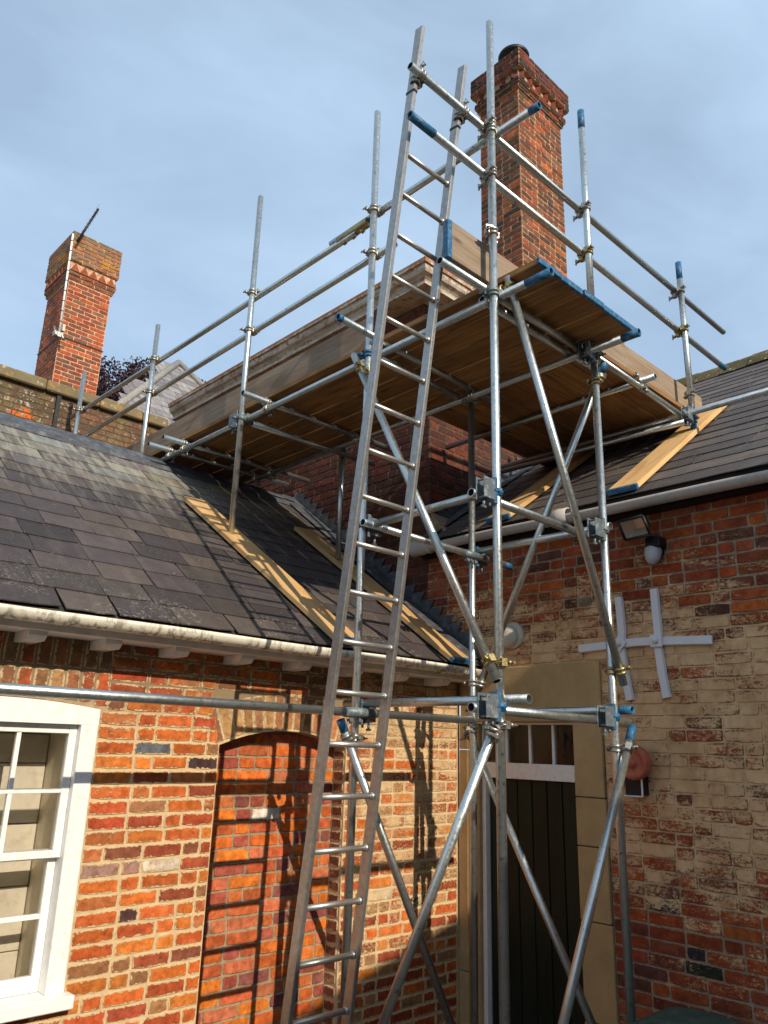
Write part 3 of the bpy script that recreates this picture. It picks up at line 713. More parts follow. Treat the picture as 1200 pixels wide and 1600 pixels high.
# roof B
rb = MB(); xe, xr = 4.64, 8.15
def zB(x): return 1.66+SB*(x-4.6)
rb.prism([(xe, -3, zB(xe)-.012), (xr, -3, zB(xr)-.012), (xr+3, -3, zB(xr)-2.1), (xr+3, -3, 1.2), (xe+.12, -3, 1.55), (xe, -3, 1.60)], (0, 7.5, 0))
roofB = rb.build('roof', M['underlay'], right)
def palB(u, s):
    b = random.choice([(.10, .085, .078), (.085, .072, .068), (.12, .10, .09), (.075, .066, .064), (.11, .098, .09)]); f = random.uniform(.85, 1.15); return tuple(x*f for x in b)
slate_roof(roofB, (4.6, 0, 1.66), (0, 1, 0), (1, 0, SB), -1.6, 4.44, .0, (xr-4.6)*sqrt(1+SB*SB), .215, palB, 300, (.28, .42))
rr_ = MB()
for k, y in enumerate(np.arange(-.5, 4.4, .30)):
    dz = random.uniform(-.01, .012)
    rr_.prism([(xr-.22, y, zB(xr)-.22*SB+.03+dz), (xr-.1, y, zB(xr)+.02+dz), (xr, y, zB(xr)+.09+dz), (xr+.1, y, zB(xr)+.02+dz), (xr+.22, y, zB(xr)-.13+dz), (xr, y, zB(xr)-.02)], (0, .29, 0))
rr_.build('ridge_tiles', M['moss'], right)
gutter('gutter', (4.585, -2, 1.605), (4.585, 4.40, 1.618), (-1, 0, 0), M['gutterB'], right, .055)
jn = MB(); jn.rev((4.585, 4.26, 1.617), (0, 1, 0), [(.0, 0), (.062, 0), (.068, .03), (.060, .07), (.07, .11), (.064, .16), (.072, .21), (.05, .24), (.0, .24)], 14)
jn.build('gutter_stop_end', M['gutterB'], right)
bk = MB(); bk.rev((4.585, 2.93, 1.61), (0, 1, 0), [(.056, 0), (.063, .0), (.063, .05), (.066, .055), (.066, .09), (.063, .1), (.063, .14), (.056, .14)], 16)
bk.build('gutter_joint', M['gutterB'], right)
eaves_shade = MB(); eaves_shade.box((4.665, -2.5, 1.555), (4.745, 4.44, 1.60)); eaves_shade.build('fascia', M['black'], right)  # eaves strip coloured black to stand for the shadow below the gutter
# door surround
ds = MB(); X0 = XB-.022
def stone(y0, y1, z0, z1, x0=X0, x1=XB+.16):
    q = MB(); q.box((x0, y0+.002, z0+.003), (x1, y1-.002, z1-.003), bev=.005); return q
zst = [G, -1.58, -1.02, -.58, -.28, DZ]
surround = stone(DY0, 4.075, DZ, .60).build('door_lintel', M['stone'], right)
for i in range(len(zst)-1):
    stone(DY0+(.0 if i % 2 else .006), 3.07, zst[i], zst[i+1]).build('door_jamb', M['stone'], right)
for i, (a, b) in enumerate(((G, -1.5), (-1.5, .0), (.0, DZ))): stone(4.0, 4.085, a, b, X0).build('door_jamb', M['stone'], right)
stone(3.93, 4.0, G, DZ, XB+.03).build('door_jamb', M['stone'], right)
dr = empty('door', (4.87, 3.5, G)); dr.parent = right; dr.location = Vector((4.87, 3.5, G))-WL[right.name]; WL[dr.name] = Vector((4.87, 3.5, G))
xd = 4.83
fr = MB(); fr.box((xd-.02, 3.07, -.195), (xd+.05, 3.93, -.085), bev=.003); fr.box((xd-.02, 3.895, G), (xd+.05, 3.93, -.195), bev=.003); fr.box((xd-.015, 3.07, -.085), (xd+.05, 3.085, .20)); fr.box((xd-.015, 3.915, -.085), (xd+.05, 3.93, .20))
fr.box((xd-.012, 3.085, .185), (xd+.05, 3.915, .2))
fr.build('frame', M['white'], dr)
y = 3.89; k = 0
while y > 3.08:
    wv = min(.128, y-3.072); q = MB(); q.box((xd+.02, y-wv+.003, G+.01), (xd+.055, y-.003, -.2), bev=.004); q.build('board', M['door'], dr); y -= wv
q = MB()
for yy in (3.30, 3.50, 3.71): q.box((xd, yy-.010, -.085), (xd+.035, yy+.010, .186), bev=.002)
q.build('glazing_bar', M['white'], dr)
for a, b in ((3.085, 3.29), (3.31, 3.49), (3.51, 3.70), (3.72, 3.915)): MB().box((xd+.015, a, -.085), (xd+.019, b, .186)).build('pane', M['glass'], dr)
MB().box((xd+.10, 3.0, G), (xd+.12, 4.0, .5)).build('hall_shade_panel', M['darkroom'], dr)  # black panel close behind the panes, standing for the unlit hall

# ------------------------------------------------------------------ raised block with cornice and chimney
tower = empty('raised_brick_block', (6, 6.5, G)); tag(tower, 'taller brick block behind the scaffold with a flaking stucco cornice and a tall chimney', 'building')
TY, TX1, TY1 = 4.45, 7.5, 9.0
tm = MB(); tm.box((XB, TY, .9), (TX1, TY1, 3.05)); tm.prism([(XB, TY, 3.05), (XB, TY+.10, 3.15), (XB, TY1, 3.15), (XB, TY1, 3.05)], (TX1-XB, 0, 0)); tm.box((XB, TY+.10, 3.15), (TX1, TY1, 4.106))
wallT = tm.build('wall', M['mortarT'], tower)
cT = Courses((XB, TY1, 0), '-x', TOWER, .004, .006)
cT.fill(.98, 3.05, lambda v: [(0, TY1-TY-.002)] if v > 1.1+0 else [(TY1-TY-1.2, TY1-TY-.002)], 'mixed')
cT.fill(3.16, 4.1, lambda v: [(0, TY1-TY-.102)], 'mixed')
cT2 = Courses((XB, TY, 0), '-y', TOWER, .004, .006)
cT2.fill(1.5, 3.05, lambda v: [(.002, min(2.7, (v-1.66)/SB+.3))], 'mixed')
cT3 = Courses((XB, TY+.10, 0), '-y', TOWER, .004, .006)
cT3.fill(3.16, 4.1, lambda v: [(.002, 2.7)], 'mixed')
def inview(b):
    P = b[0]
    if abs(P.x-XB) < .02 and P.y > 4.4 and P.z < .60+SR*(min(P.y, 2*RY-P.y)-3.83)-.05: return False
    return True
for c in (cT, cT2, cT3): c.L = [b for b in c.L if inview(b)]
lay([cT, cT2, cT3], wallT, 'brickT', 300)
# cornice
prof = [(.0, 4.106), (.245, 4.106), (.245, 4.135), (.225, 4.14), (.232, 4.165), (.255, 4.19), (.285, 4.205), (.297, 4.23), (.30, 4.262), (.30, 4.268), (.318, 4.272), (.322, 4.318), (.30, 4.325), (.0, 4.345)]
profL = [(.0, 4.106), (.25, 4.106), (.25, 4.118), (.268, 4.124), (.28, 4.16), (.287, 4.20), (.29, 4.22), (.296, 4.255), (.296, 4.26), (.304, 4.275), (.308, 4.318), (.30, 4.325), (.0, 4.345)]
def sweep(profile, y0, y1, along):
    n = len(profile); V = []; F = []; S = 60
    for k in range(S+1):
        t = k/S
        for o_, z in profile:
            if along == 'y':      # west run: mitre with the corner at the start
                ya = TY+.10-o_; P = (XB-o_, ya+(TY1-.05-ya)*t, z)
            else:
                xa = XB-o_; P = (xa+(TX1+.3-xa)*t, TY+.10-o_, z)
            V.append(P)
    for k in range(S):
        for i in range(n-1): F.append((k*n+i, k*n+i+1, (k+1)*n+i+1, (k+1)*n+i))
    F += [tuple(range(n)), tuple(S*n+i for i in range(n))]
    return V, F
ct = MB()
Vn = [(o_, z) for o_, z in profL]
V, F = sweep(prof, 0, 0, 'y'); F = [f[::-1] for f in F]; ct.add(V, F)
V, F = sweep(prof, 0, 0, 'x'); ct.add(V, F)
ct.box((XB, TY+.1, 4.106), (TX1, TY1-.05, 4.344))
ct.build('cornice', M['stucco'], tower)
# stepped lead flashing: against wall over roof A, and against block over roof B
def steps(line, x, teeth0, n, run, rise, mk, parent):
    for k in range(n): mk(k)
def zAr(y): return .60+SR*(y-3.83)
lf = MB(); y = 3.86
apr = [(XB-.008, 3.86, zAr(3.86)+.01), (XB-.008, RY, zAr(RY)+.01), (XB-.008, RY, zAr(RY)+.12), (XB-.008, 3.86, zAr(3.86)+.11)]
lf.prism(apr, (-.006, 0, 0))
k = 0; y = 3.90
while y < RY-.12:
    z = zAr(y)+.10; jj = random.uniform(-.012, .012)
    lf.prism([(XB-.012, y+.01, z-.03), (XB-.012-.004*random.random(), y-.055+jj, z+.072+jj*.5), (XB-.012, y+.085, z+.075), (XB-.012, y+.12, z+.05)], (-.005, 0, 0)); y += .103
lf.build('stepped_flashing', M['lead'], left)
ap = MB(); ap.prism([(XB-.20, 3.88, zAr(3.88)+.034), (XB-.012, 3.88, zAr(3.88)+.036), (XB-.012, RY, zAr(RY)+.036), (XB-.20, RY, zAr(RY)+.034)], (0, -.003, .005)); ap.build('flashing_apron', M['lead'], left)
lf = MB(); x = 4.70
lf.prism([(XB, TY-.008, zB(XB)+.01), (7.4, TY-.008, zB(7.4)+.01), (7.4, TY-.008, zB(7.4)+.13), (XB, TY-.008, zB(XB)+.12)], (0, -.006, 0))
x = XB+.03
while x < 7.3:
    z = zB(x)+.10; jj = random.uniform(-.012, .012)
    lf.prism([(x+.01, TY-.013, z-.03), (x-.055+jj, TY-.013, z+.072), (x+.085, TY-.013, z+.078), (x+.12, TY-.013, z+.05)], (0, -.006, 0)); x += .107
lf.build('stepped_flashing', M['lead'], right)
ap = MB(); ap.prism([(4.62, TY-.16, zB(4.62)+.034), (7.3, TY-.16, zB(7.3)+.034), (7.3, TY-.012, zB(7.3)+.036), (4.62, TY-.012, zB(4.62)+.036)], (-.003, 0, .005)); ap.build('flashing_apron', M['lead'], right)

# ------------------------------------------------------------------ chimneys
def chimney(parent, x0, x1, y0, y1, z0, zn, zt, pal, palcap, mat, mor, limit, bond, dent, cap_over=.085, ch=.075, name='chimney', tri=False, capmat=None):
    c = empty(name, ((x0+x1)/2, (y0+y1)/2, z0)); c.parent = parent; c.location = WL[c.name]-WL[parent.name]
    core = MB(); core.box((x0, y0, z0), (x1, y1, zt-.02))
    steps_ = [(zn, .03), (zn+.068, .055)]; d0 = zn+.136; d1 = d0+dent; 
    core.box((x0-.03+.006, y0-.03+.006, zn), (x1+.024, y1+.024, zn+.07)); core.box((x0-.049, y0-.049, zn+.07), (x1+.049, y1+.049, d0))
    core.box((x0-.03, y0-.03, d0), (x1+.03, y1+.03, d1)); core.box((x0-cap_over+.006, y0-cap_over+.006, d1), (x1+cap_over-.006, y1+cap_over-.006, zt))
    core.build('mortar_core', M[mor], c)
    A = []
    def ring(o_, za, zb, p, b='flemish', h=ch):
        for fc, org, ln in (('-y', (x0-o_, y0-o_, 0), x1-x0+2*o_), ('-x', (x0-o_, y1+o_, 0), y1-y0+2*o_), ('+x', (x1+o_, y0-o_, 0), y1-y0+2*o_), ('+y', (x1+o_, y1+o_, 0), x1-x0+2*o_)):
            q = Courses(org, fc, p, .004, .007); q.fill(za, zb, lambda v, L=ln: [(.001, L-.001)], b, h, phase=0 if fc in ('-y', '+y') else 1); A.append(q)
    ring(0, z0+.02, zn, pal, bond); ring(.03, zn+.003, zn+.07, palcap, 'stretcher', .068); ring(.055, zn+.071, d0, palcap, 'stretcher', .066)
    A1 = A; A = [] if capmat else A
    def ring2():
        for fc, org, ln in (('-y', (x0-cap_over, y0-cap_over, 0), x1-x0+2*cap_over), ('-x', (x0-cap_over, y1+cap_over, 0), y1-y0+2*cap_over), ('+x', (x1+cap_over, y0-cap_over, 0), y1-y0+2*cap_over), ('+y', (x1+cap_over, y1+cap_over, 0), x1-x0+2*cap_over)):
            q = Courses(org, fc, palcap, .004, .006); q.fill(d1, zt, lambda v, L=ln: [(.001, L-.001)], bond, ch); A.append(q)
    ring2()
    if capmat: lay(A, c, capmat, 60); A = A1
    # dentils: bricks set cornerwise
    dm = MB(); s_ = .078
    for fc in range(4):
        L_ = (x1-x0) if fc % 2 == 0 else (y1-y0); n = max(2, int((L_+.12)/(s_*2.05)))
        if tri:
            n = int(round((L_+.06)/.155)); w_ = (L_+.06)/n
            for i in range(n):
                u0_ = -.03+w_*i; z1_ = d0+.004; z2_ = d1-.03
                if fc == 0: T = [(x0+u0_, y0-.028, z1_), (x0+u0_+w_, y0-.028, z1_), (x0+u0_+w_/2, y0-.028, z2_)]; e_ = (0, -.045, 0)
                elif fc == 1: T = [(x0-.028, y0+u0_, z1_), (x0-.028, y0+u0_+w_, z1_), (x0-.028, y0+u0_+w_/2, z2_)]; e_ = (-.045, 0, 0)
                elif fc == 2: T = [(x0+u0_, y1+.028, z1_), (x0+u0_+w_, y1+.028, z1_), (x0+u0_+w_/2, y1+.028, z2_)]; e_ = (0, .045, 0)
                else: T = [(x1+.028, y0+u0_, z1_), (x1+.028, y0+u0_+w_, z1_), (x1+.028, y0+u0_+w_/2, z2_)]; e_ = (.045, 0, 0)
                dm.prism(T, e_)
            continue
        for i in range(n):
            t = -.05+(L_+.10)*(i+.5)/n
            px_, py_ = {0: (x0+t, y0-.02), 1: (x0-.02, y0+t), 2: (x0+t, y1+.02), 3: (x1+.02, y0+t)}[fc]
            dm.prism([(px_-s_*.8, py_, d0+.003), (px_, py_-s_*.7, d0+.003), (px_+s_*.95, py_, d0+.003), (px_, py_+s_*.8, d0+.003)], (0, 0, dent-.006))
    V = np.array(dm.V); col = np.tile([*palcap[0], 1], (len(V), 1)); o = obj('dentil_course', V, dm.F, M[mat+'_m'], c, col=col)
    at = o.data.color_attributes.new('loc', 'FLOAT_COLOR', 'POINT'); at.data.foreach_set('color', np.tile([0, 0, 1, 1], (len(V), 1)).astype(np.float32).ravel())
    lay(A, c, mat, limit)
    return c
CAPC = [(.20, .05, .03), (.15, .04, .026), (.08, .04, .03), (.24, .055, .03), (.05, .03, .025)]
cx0, cx1, cy0, cy1 = 6.435, 7.36, 4.58, 5.19
ch1 = chimney(tower, cx0, cx1, cy0, cy1, 4.33, 7.95, 8.48, CHIM, CAPC, 'brickC', 'mortarC', 300, 'flemish', .12, .09)
pt = MB(); pt.rev((6.80, 4.90, 8.42), (0, 0, 1), [(0, 0), (.10, 0), (.10, .50), (.205, .50), (.21, .54), (.20, .56), (.10, .60), (0, .62)], 28); pt.build('cowl', M['black'], ch1)
lc = MB(); lc.box((cx0-.08, cy0-.08, 8.478), (cx1+.08, cy1+.08, 8.50), bev=.008); lc.build('flaunching', M['coping'], ch1)
far = empty('far_brick_house', (4.5, 12.5, G)); tag(far, 'house behind the garden wall, seen only as its tall chimney with a zigzag brick top', 'building')
CAPL = [(.30, .10, .05), (.24, .09, .05), (.2, .10, .06), (.30, .10, .05), (.17, .10, .06)]
lx0, lx1, ly0, ly1 = 3.9, 4.63, 12.0, 12.93
ch2 = chimney(far, lx0, lx1, ly0, ly1, 4.2, 7.40, 8.25, CHIML, CAPL, 'brickL', 'mortarL', 240, 'stretcher', .19, .07, tri=True, capmat='brickK')
lc = MB(); lc.box((lx0-.072, ly0-.072, 8.248), (lx1+.072, ly1+.072, 8.285), bev=.01); lc.build('flaunching', M['coping'], ch2)
fh = MB(); fh.box((2.5, 11.6, G), (9, 15, 3.6)); fh.prism([(2.5, 11.6, 3.6), (2.5, 15, 3.6), (2.5, 13.3, 4.4)], (6.5, 0, 0)); fh.build('wall', M['mortarT'], far)
# aerial strapped to the left chimney
ae = empty('television_aerial', (3.83, 11.88, 6.25)); tag(ae, 'white aerial pole strapped to the corner of the left chimney with a dark slanting boom', 'aerial')
MB().cyl((3.845, 11.88, 6.3), (3.80, 11.87, 8.16), .016, n=12).build('pole', M['white'], ae)
bo = MB(); bo.cyl((3.87, 11.82, 8.02), (4.12, 11.80, 8.80), .02, n=8); bo.build('boom', M['black'], ae)
el = MB()
for t in np.linspace(.1, 1, 9):
    P = Vector((3.87, 11.82, 8.02)).lerp(Vector((4.12, 11.80, 8.80)), float(t)); el.cyl(P-Vector((.05, .14, -.02)), P+Vector((.05, .14, -.02)), .0025, n=5)
el.build('elements', M['steel'], ae)
br = MB(); br.box((3.76, 11.84, 6.22), (3.90, 11.93, 6.30)); br.cyl((3.78, 11.80, 6.2), (3.78, 11.95, 6.42), .02, n=8); br.cyl((3.90, 11.80, 6.18), (3.86, 11.95, 6.40), .02, n=8); br.box((3.87, 11.83, 6.34), (3.91, 11.89, 6.46)); br.build('bracket', M['fitting'], ae)
st_ = MB()
for z in (6.30,):
    st_.box((lx0-.012, ly0-.014, z), (lx1+.012, ly0-.009, z+.022)); st_.box((lx0-.014, ly0-.012, z), (lx0-.009, ly1+.012, z+.022))
st_.build('strap', M['black'], ae)
bands = MB()
for z in np.arange(6.5, 8.1, .19):
    t = (z-6.3)/1.86; bands.cyl((3.845-.045*t, 11.88-.01*t, z), (3.845-.045*t, 11.88-.01*t, z+.012), .021, n=10)
bands.build('pole_band', M['black'], ae)

# ------------------------------------------------------------------ garden wall behind roof A
gw = empty('garden_wall', (1.5, 9.1, G)); tag(gw, 'weathered lichen-spotted brick wall with mossy coping, behind the left roof', 'wall')
gm = MB(); gm.box((-4, 9.0, G), (4.74, 9.25, 3.96)); gmo = gm.build('mortar_core', M['mortarT'], gw)
def m_wallP(src):
    m = NM('lichen_brick_'+str(src)[:4], .92, 0, .2); P = m.pos()
    C = m.n('ShaderNodeObjectInfo').outputs['Color'] if src == 'obj' else m.n('ShaderNodeAttribute', attribute_name='Col').outputs['Color']
    a = m.noise(P, 5, 6, .7); b = m.noise(P, 40, 5, .7); x, y, z = m.xyz(P)[:3]
    left_ = m.rng(x, 2.9, 3.3, 1., .25)
    C = m.mix(m.math('MULTIPLY', m.rng(a, .30, .45), m.math('ADD', m.math('MULTIPLY', left_, .7), .25)), C, m.mix(m.noise(P, 22, 5, .7), (.05, .04, .026), (.12, .095, .055)))
    n = m.noise(P, 9, 6, .7, .3); C = m.mix(m.math('MULTIPLY', m.rng(n, .555, .59, 0, .8), left_), C, (.50, .42, .34))
    n2 = m.noise(m.map(P, loc=(3, 9, 2)), 26, 4, .7); C = m.mix(m.rng(n2, .59, .63, 0, .6), C, (.46, .40, .33))
    C = m.mix(m.rng(m.noise(P, 3, 4), .5, .62, 0, .4), C, (.22, .17, .06))
    # one cluster of orange lichen
    d = m.n('ShaderNodeVectorMath', {0: P, 1: (2.66, 9.0, 3.52+EYE)}, operation='DISTANCE').outputs['Value']
    C = m.mix(m.math('MULTIPLY', m.rng(d, .14, .2, 1, 0), m.rng(m.noise(P, 14, 3), .48, .52)), C, (.62, .12, .02))
    return m.out(C, m.bump(b, .004, .8))
M['brickW'] = m_wallP('obj'); M['brickW_m'] = m_wallP('attr')
cW = Courses((0, 9.0, 0), '-y', [(.16, .07, .045), (.13, .06, .04), (.2, .08, .05), (.11, .07, .05)], .004, .011)
cW.fill(2.35, 3.95, lambda v: [(1.3, 4.72)], 'mixed')
lay([cW], gmo, 'brickW', 300)
x = 1.0; 
while x < 4.4:
    ln = min(random.uniform(.5, .7), 4.46-x)
    MB().box((x+.004, 8.93, 3.965), (x+ln-.004, 9.32, 4.105+random.uniform(-.006, .006)), bev=.015).build('coping', M['coping'], gw); x += ln
MB().box((3.0, 8.955, 2.4), (3.05, 8.99, 3.95)).build('drainpipe', M['black'], gw)

# ------------------------------------------------------------------ hipped slate roof far behind
fr_ = empty('hipped_slate_roof_house', (6.55, 15, G)); tag(fr_, 'grey hipped slate roof beyond the garden wall, in front of the dark tree', 'building')
AP = Vector((6.553, 13.0, 7.162))
HS = 1.13; Lh = Vector((-1.0, -1.0, -HS)); Rh = Vector((.62, -1.0, -HS)); tt = 2.3
BLc, BRc = AP+Lh*tt, AP+Rh*tt
hm = MB(); hm.add([AP, BLc, BRc, AP+Vector((0, 6, 0)), BLc+Vector((0, 9, 0)), BRc+Vector((0, 9, 0))], [(0, 1, 2), (0, 3, 4, 1), (0, 2, 5, 3), (3, 5, 4), (1, 4, 5, 2)])
hr = hm.build('roof', M['underlay'], fr_)
slate_roof(hr, tuple(AP+Vector((0, -tt, -HS*tt))), (1, 0, 0), (0, 1, HS), -tt, tt*.62, 0, tt*sqrt(1+HS**2)-.1, .2,
           lambda u, s: random.choice([(.20, .19, .20), (.24, .23, .23), (.17, .16, .17), (.27, .26, .25)]), 260, (.26, .3),
           keep=lambda u, s: -1.0*(tt-s/sqrt(1+HS**2))-.02 < u < .62*(tt-s/sqrt(1+HS**2))+.02)
for h_ in (Lh, Rh):
    q = MB(); q.cyl(AP+Vector((0, 0, .05)), AP+h_*tt+Vector((0, 0, .02)), .06, n=10); q.build('hip_tile', M['greyroll'], fr_)
MB().box((3.6, 10, G), (9.5, 20, 4.4)).build('wall', M['mortarT'], fr_)

# ------------------------------------------------------------------ copper beech
tr = empty('copper_beech', (10.3, 23, G)); tag(tr, 'dark purple-leaved tree behind the garden wall and left chimney', 'tree')
mleaf = NM('beech_leaf', .55, 0, .4); R_n = mleaf.n('ShaderNodeAttribute', attribute_name='Col').outputs['Color']; mleaf.out(R_n)
tk = MB(); tk.cyl((10.3, 23, G), (10.3, 23, 6), .38, .25, 12); tk.cyl((10.3, 23, 6), (9.2, 22, 9.5), .2, .07, 8); tk.cyl((10.3, 23, 5.5), (12, 23, 9.5), .2, .07, 8); tk.cyl((10.3, 23, 6), (10.5, 24, 11), .2, .06, 8)
tk.build('trunk', m_simple('bark', (.09, .07, .055), .9, 0, .4, 8, .01), tr)
N = 1500; C0 = np.array([10.9, 23., 9.3]); pts = []
cl = rng.normal(size=(190, 3)); cl /= np.linalg.norm(cl, axis=1)[:, None]; cl = C0+cl*np.array([4.0, 3.0, 2.75])*rng.uniform(.45, 1.0, (190, 1))
P = []
for c_ in cl:
    m_ = 420; q = rng.normal(size=(m_, 3)); q /= np.linalg.norm(q, axis=1)[:, None]; q *= rng.uniform(.1, 1, (m_, 1))**.5*np.array([.62, .62, .45])*rng.uniform(.7, 1.15); P.append(c_+q)
P = np.concatenate(P); P = P[P[:, 2] > 5.0]
n = len(P); a = rng.normal(size=(n, 3)); a /= np.linalg.norm(a, axis=1)[:, None]; b = np.cross(a, rng.normal(size=(n, 3))); b /= np.linalg.norm(b, axis=1)[:, None]
sz = rng.uniform(.04, .075, (n, 1)); V = np.stack([P-a*sz, P+b*sz*.55, P+a*sz, P-b*sz*.55], 1).reshape(-1, 3)
F = [(4*i, 4*i+1, 4*i+2, 4*i+3) for i in range(n)]
cc = np.array([(.028, .010, .014), (.04, .014, .016), (.055, .02, .02), (.02, .009, .012)])[rng.integers(0, 4, n)]
col = np.repeat(np.c_[cc, np.ones(n)], 4, axis=0)
o = obj('crown', V, F, mleaf.m, tr, col=col)

# ------------------------------------------------------------------ neighbouring yard building behind the viewer (its shadow lies across the door)
nbh = empty('yard_building', (2, -7, G)); tag(nbh, 'brick yard building facing the scaffold across the courtyard, behind the viewer', 'building')
q = MB(); q.prism([(-9, -4, G), (3.68, -4, G), (3.68, -4, 3.70), (2.2, -4, 3.34), (-9, -4, 3.30)], (0, -6, 0)); q.box((3.684, -10, G), (11, -4.02, 5.05))
nw = q.build('wall', brick_mat('yard_brick', (.22, .09, .05)), nbh)
for xw in (-5.5, -2.5, .5, 5.2, 8): 
    MB().box((xw, -4.0, -1.0), (xw+.95, -3.93, .6), bev=.01).build('window', M['white'], nbh); MB().box((xw+.08, -3.925, -.9), (xw+.87, -3.92, .5)).build('pane', M['darkroom'], nbh)

# ------------------------------------------------------------------ scaffold
scf = empty('scaffold', (3.7, 3.0, G)); tag(scf, 'galvanised tube scaffold tower with a boarded platform wrapped round the raised brick block', 'scaffold')
RAD = .02415
def tube_mesh():
    n = 24; V = []; F = []; S = []
    for z in (0, 1): V += [(cos(2*pi*i/n), sin(2*pi*i/n), z) for i in range(n)]
    for z in (0, .02): V += [(.84*cos(2*pi*i/n), .84*sin(2*pi*i/n), z) for i in range(n)]
    return n
TUBES = {}
def tube(name, a, b, paint=(0, 0), r=RAD, mat='steel', parent=scf):
    """hollow tube a->b; paint = length of blue paint at each end (negative: partly worn)"""
    a, b = Vector(a), Vector(b); L = (b-a).length; n = 24; ri = r*.82; dep = min(.15, L/3)
    V = []; F = []; S = []; Mi = []
    rings = [(r, 0), (r, L), (ri, 0), (ri, dep), (ri, L), (ri, L-dep)]
    for rr, z in rings: V += [(cos(2*pi*i/n)*rr, sin(2*pi*i/n)*rr, z) for i in range(n)]
    def q(A, B, rev=False, m=0, sm=True):
        for i in range(n):
            f = (A*n+i, A*n+(i+1) % n, B*n+(i+1) % n, B*n+i); F.append(f[::-1] if rev else f); S.append(sm); Mi.append(m)
    q(0, 1); q(2, 0, m=0, sm=False); q(1, 4, m=0, sm=False); q(3, 2, m=1); q(4, 5, m=1)
    F.append(tuple(3*n+i for i in range(n))[::-1]); S.append(False); Mi.append(1); F.append(tuple(5*n+i for i in range(n))); S.append(False); Mi.append(1)
    V = np.array(V); V[:, 2] -= L/2
    me = mesh(name, V, F, [M[mat], M['dark']], Mi, S); o = bpy.data.objects.new(name, me); link(o, name, (a+b)/2, parent)
    o.rotation_euler = (b-a).to_track_quat('Z', 'Y').to_euler()
    d = (b-a).normalized()
    for e, (P0, dd) in enumerate(((a, d), (b, -d))):
        pl = paint[e]
        if pl:
            s = MB(); e1 = r+.0009
            s.rev(P0-dd*.0008, dd, [(ri*.985, .02), (ri*.985, 0), (e1, 0), (e1, pl), (r*.99, pl)], 24); 
            if dd.dot(d) < 0 or True: pass
            bo = s.build('painted_end', M['bluepaint'], o)
            # child of a rotated parent: undo the parent's rotation
            bo.matrix_parent_inverse = Matrix.Identity(4)
            W = WL[bo.name]; Rm = o.rotation_euler.to_matrix()
            bo.location = Rm.inverted()@(W-WL[o.name]); bo.rotation_euler = Rm.inverted().to_euler()
    return o
F_ = (3.134, 2.443); L_ = (3.134, 3.51); R__ = (4.205, 2.443); I_ = (4.205, 3.51); BLp = (3.134, 5.03); I2 = (4.205, 5.01); BB = (3.134, 6.76); B3 = (3.134, 8.57); RRp = (5.66, 2.443)
def std(p, z0, z1, paint=(0, 0)): return tube('standard', (*p, z0), (*p, z1), paint)
std(F_, G+.02, 4.56); std(L_, G+.02, 4.56); std(R__, G+.02, 2.50); std((4.214, 2.443), 2.66, 4.59, (0, .16)); std(I_, G+.02, 2.66)
std(BLp, 1.515, 4.66); std(I2, 1.535, 2.62); std(BB, 1.9, 4.07); std(B3, 1.0, 4.165); std(RRp, 2.42, 4.0, (.13, .16))
# rails
tube('guard_rail', (3.185, 2.118, 3.70), (3.185, 4.05, 3.70), (.07, 0)); tube('guard_rail', (3.185, 3.75, 3.652), (3.185, 8.9, 3.70))
tube('guard_rail', (3.185, 3.33, 3.343), (3.185, 8.75, 3.315)); 
tube('guard_rail', (2.459, 2.49, 3.729), (6.60, 2.49, 3.752)); tube('guard_rail', (2.463, 2.49, 3.385), (6.54, 2.49, 3.362), (.20, .12))
# main ledgers
tube('ledger', (3.185, 2.08, 2.535), (3.185, 7.6, 2.515), (.17, 0)); tube('ledger', (4.15, 2.08, 2.565), (4.15, 7.3, 2.555), (.12, 0))
# transoms along X
tube('transom', (2.737, 2.505, 2.585), (4.50, 2.505, 2.60)); tube('transom', (3.22, 2.60, 2.60), (4.6, 2.60, 2.60))
tube('ledger', (4.26, 2.49, 2.605), (5.62, 2.49, 2.568))
tube('transom', (2.806, 3.455, 2.655), (4.42, 3.455, 2.60), (.035, 0)); tube('transom', (3.25, 3.56, 2.59), (4.10, 3.56, 2.575))
tube('transom', (2.945, 4.74, 2.585), (4.66, 4.765, 2.60)); tube('transom', (3.20, 4.97, 2.478), (4.55, 4.97, 2.50))
tube('transom', (2.973, 6.03, 2.585), (4.62, 6.03, 2.60)); tube('transom', (2.966, 6.29, 2.585), (4.55, 6.29, 2.60))
# Y transoms under the right arm
tube('transom', (4.924, 2.37, 2.642), (4.924, 4.40, 2.625)); tube('transom', (5.612, 1.3, 2.597), (5.612, 4.40, 2.60)); tube('transom', (5.53, 2.45, 2.50), (5.53, 4.42, 2.52))
# lower lift (z about .2) and middle lift (z about 1.3)
tube('ledger', (-.4, 3.455, .187), (4.128, 3.455, .187)); tube('ledger', (2.975, 2.495, .196), (4.47, 2.495, .180))
tube('transom', (3.185, 2.303, .243), (3.185, 3.66, .243)); tube('transom', (4.253, 2.35, .245), (4.253, 3.60, .245), (.12, 0))
tube('ledger', (2.983, 2.495, 1.292), (4.12, 2.495, 1.285)); tube('transom', (3.185, 2.576, 1.352), (3.185, 3.62, 1.340), (0, 0))
tube('ledger', (3.09, 3.457, 1.335), (4.59, 3.457, 1.318), (0, .08)); tube('transom', (4.253, 2.42, 1.37), (4.253, 3.58, 1.378), (0, 0))
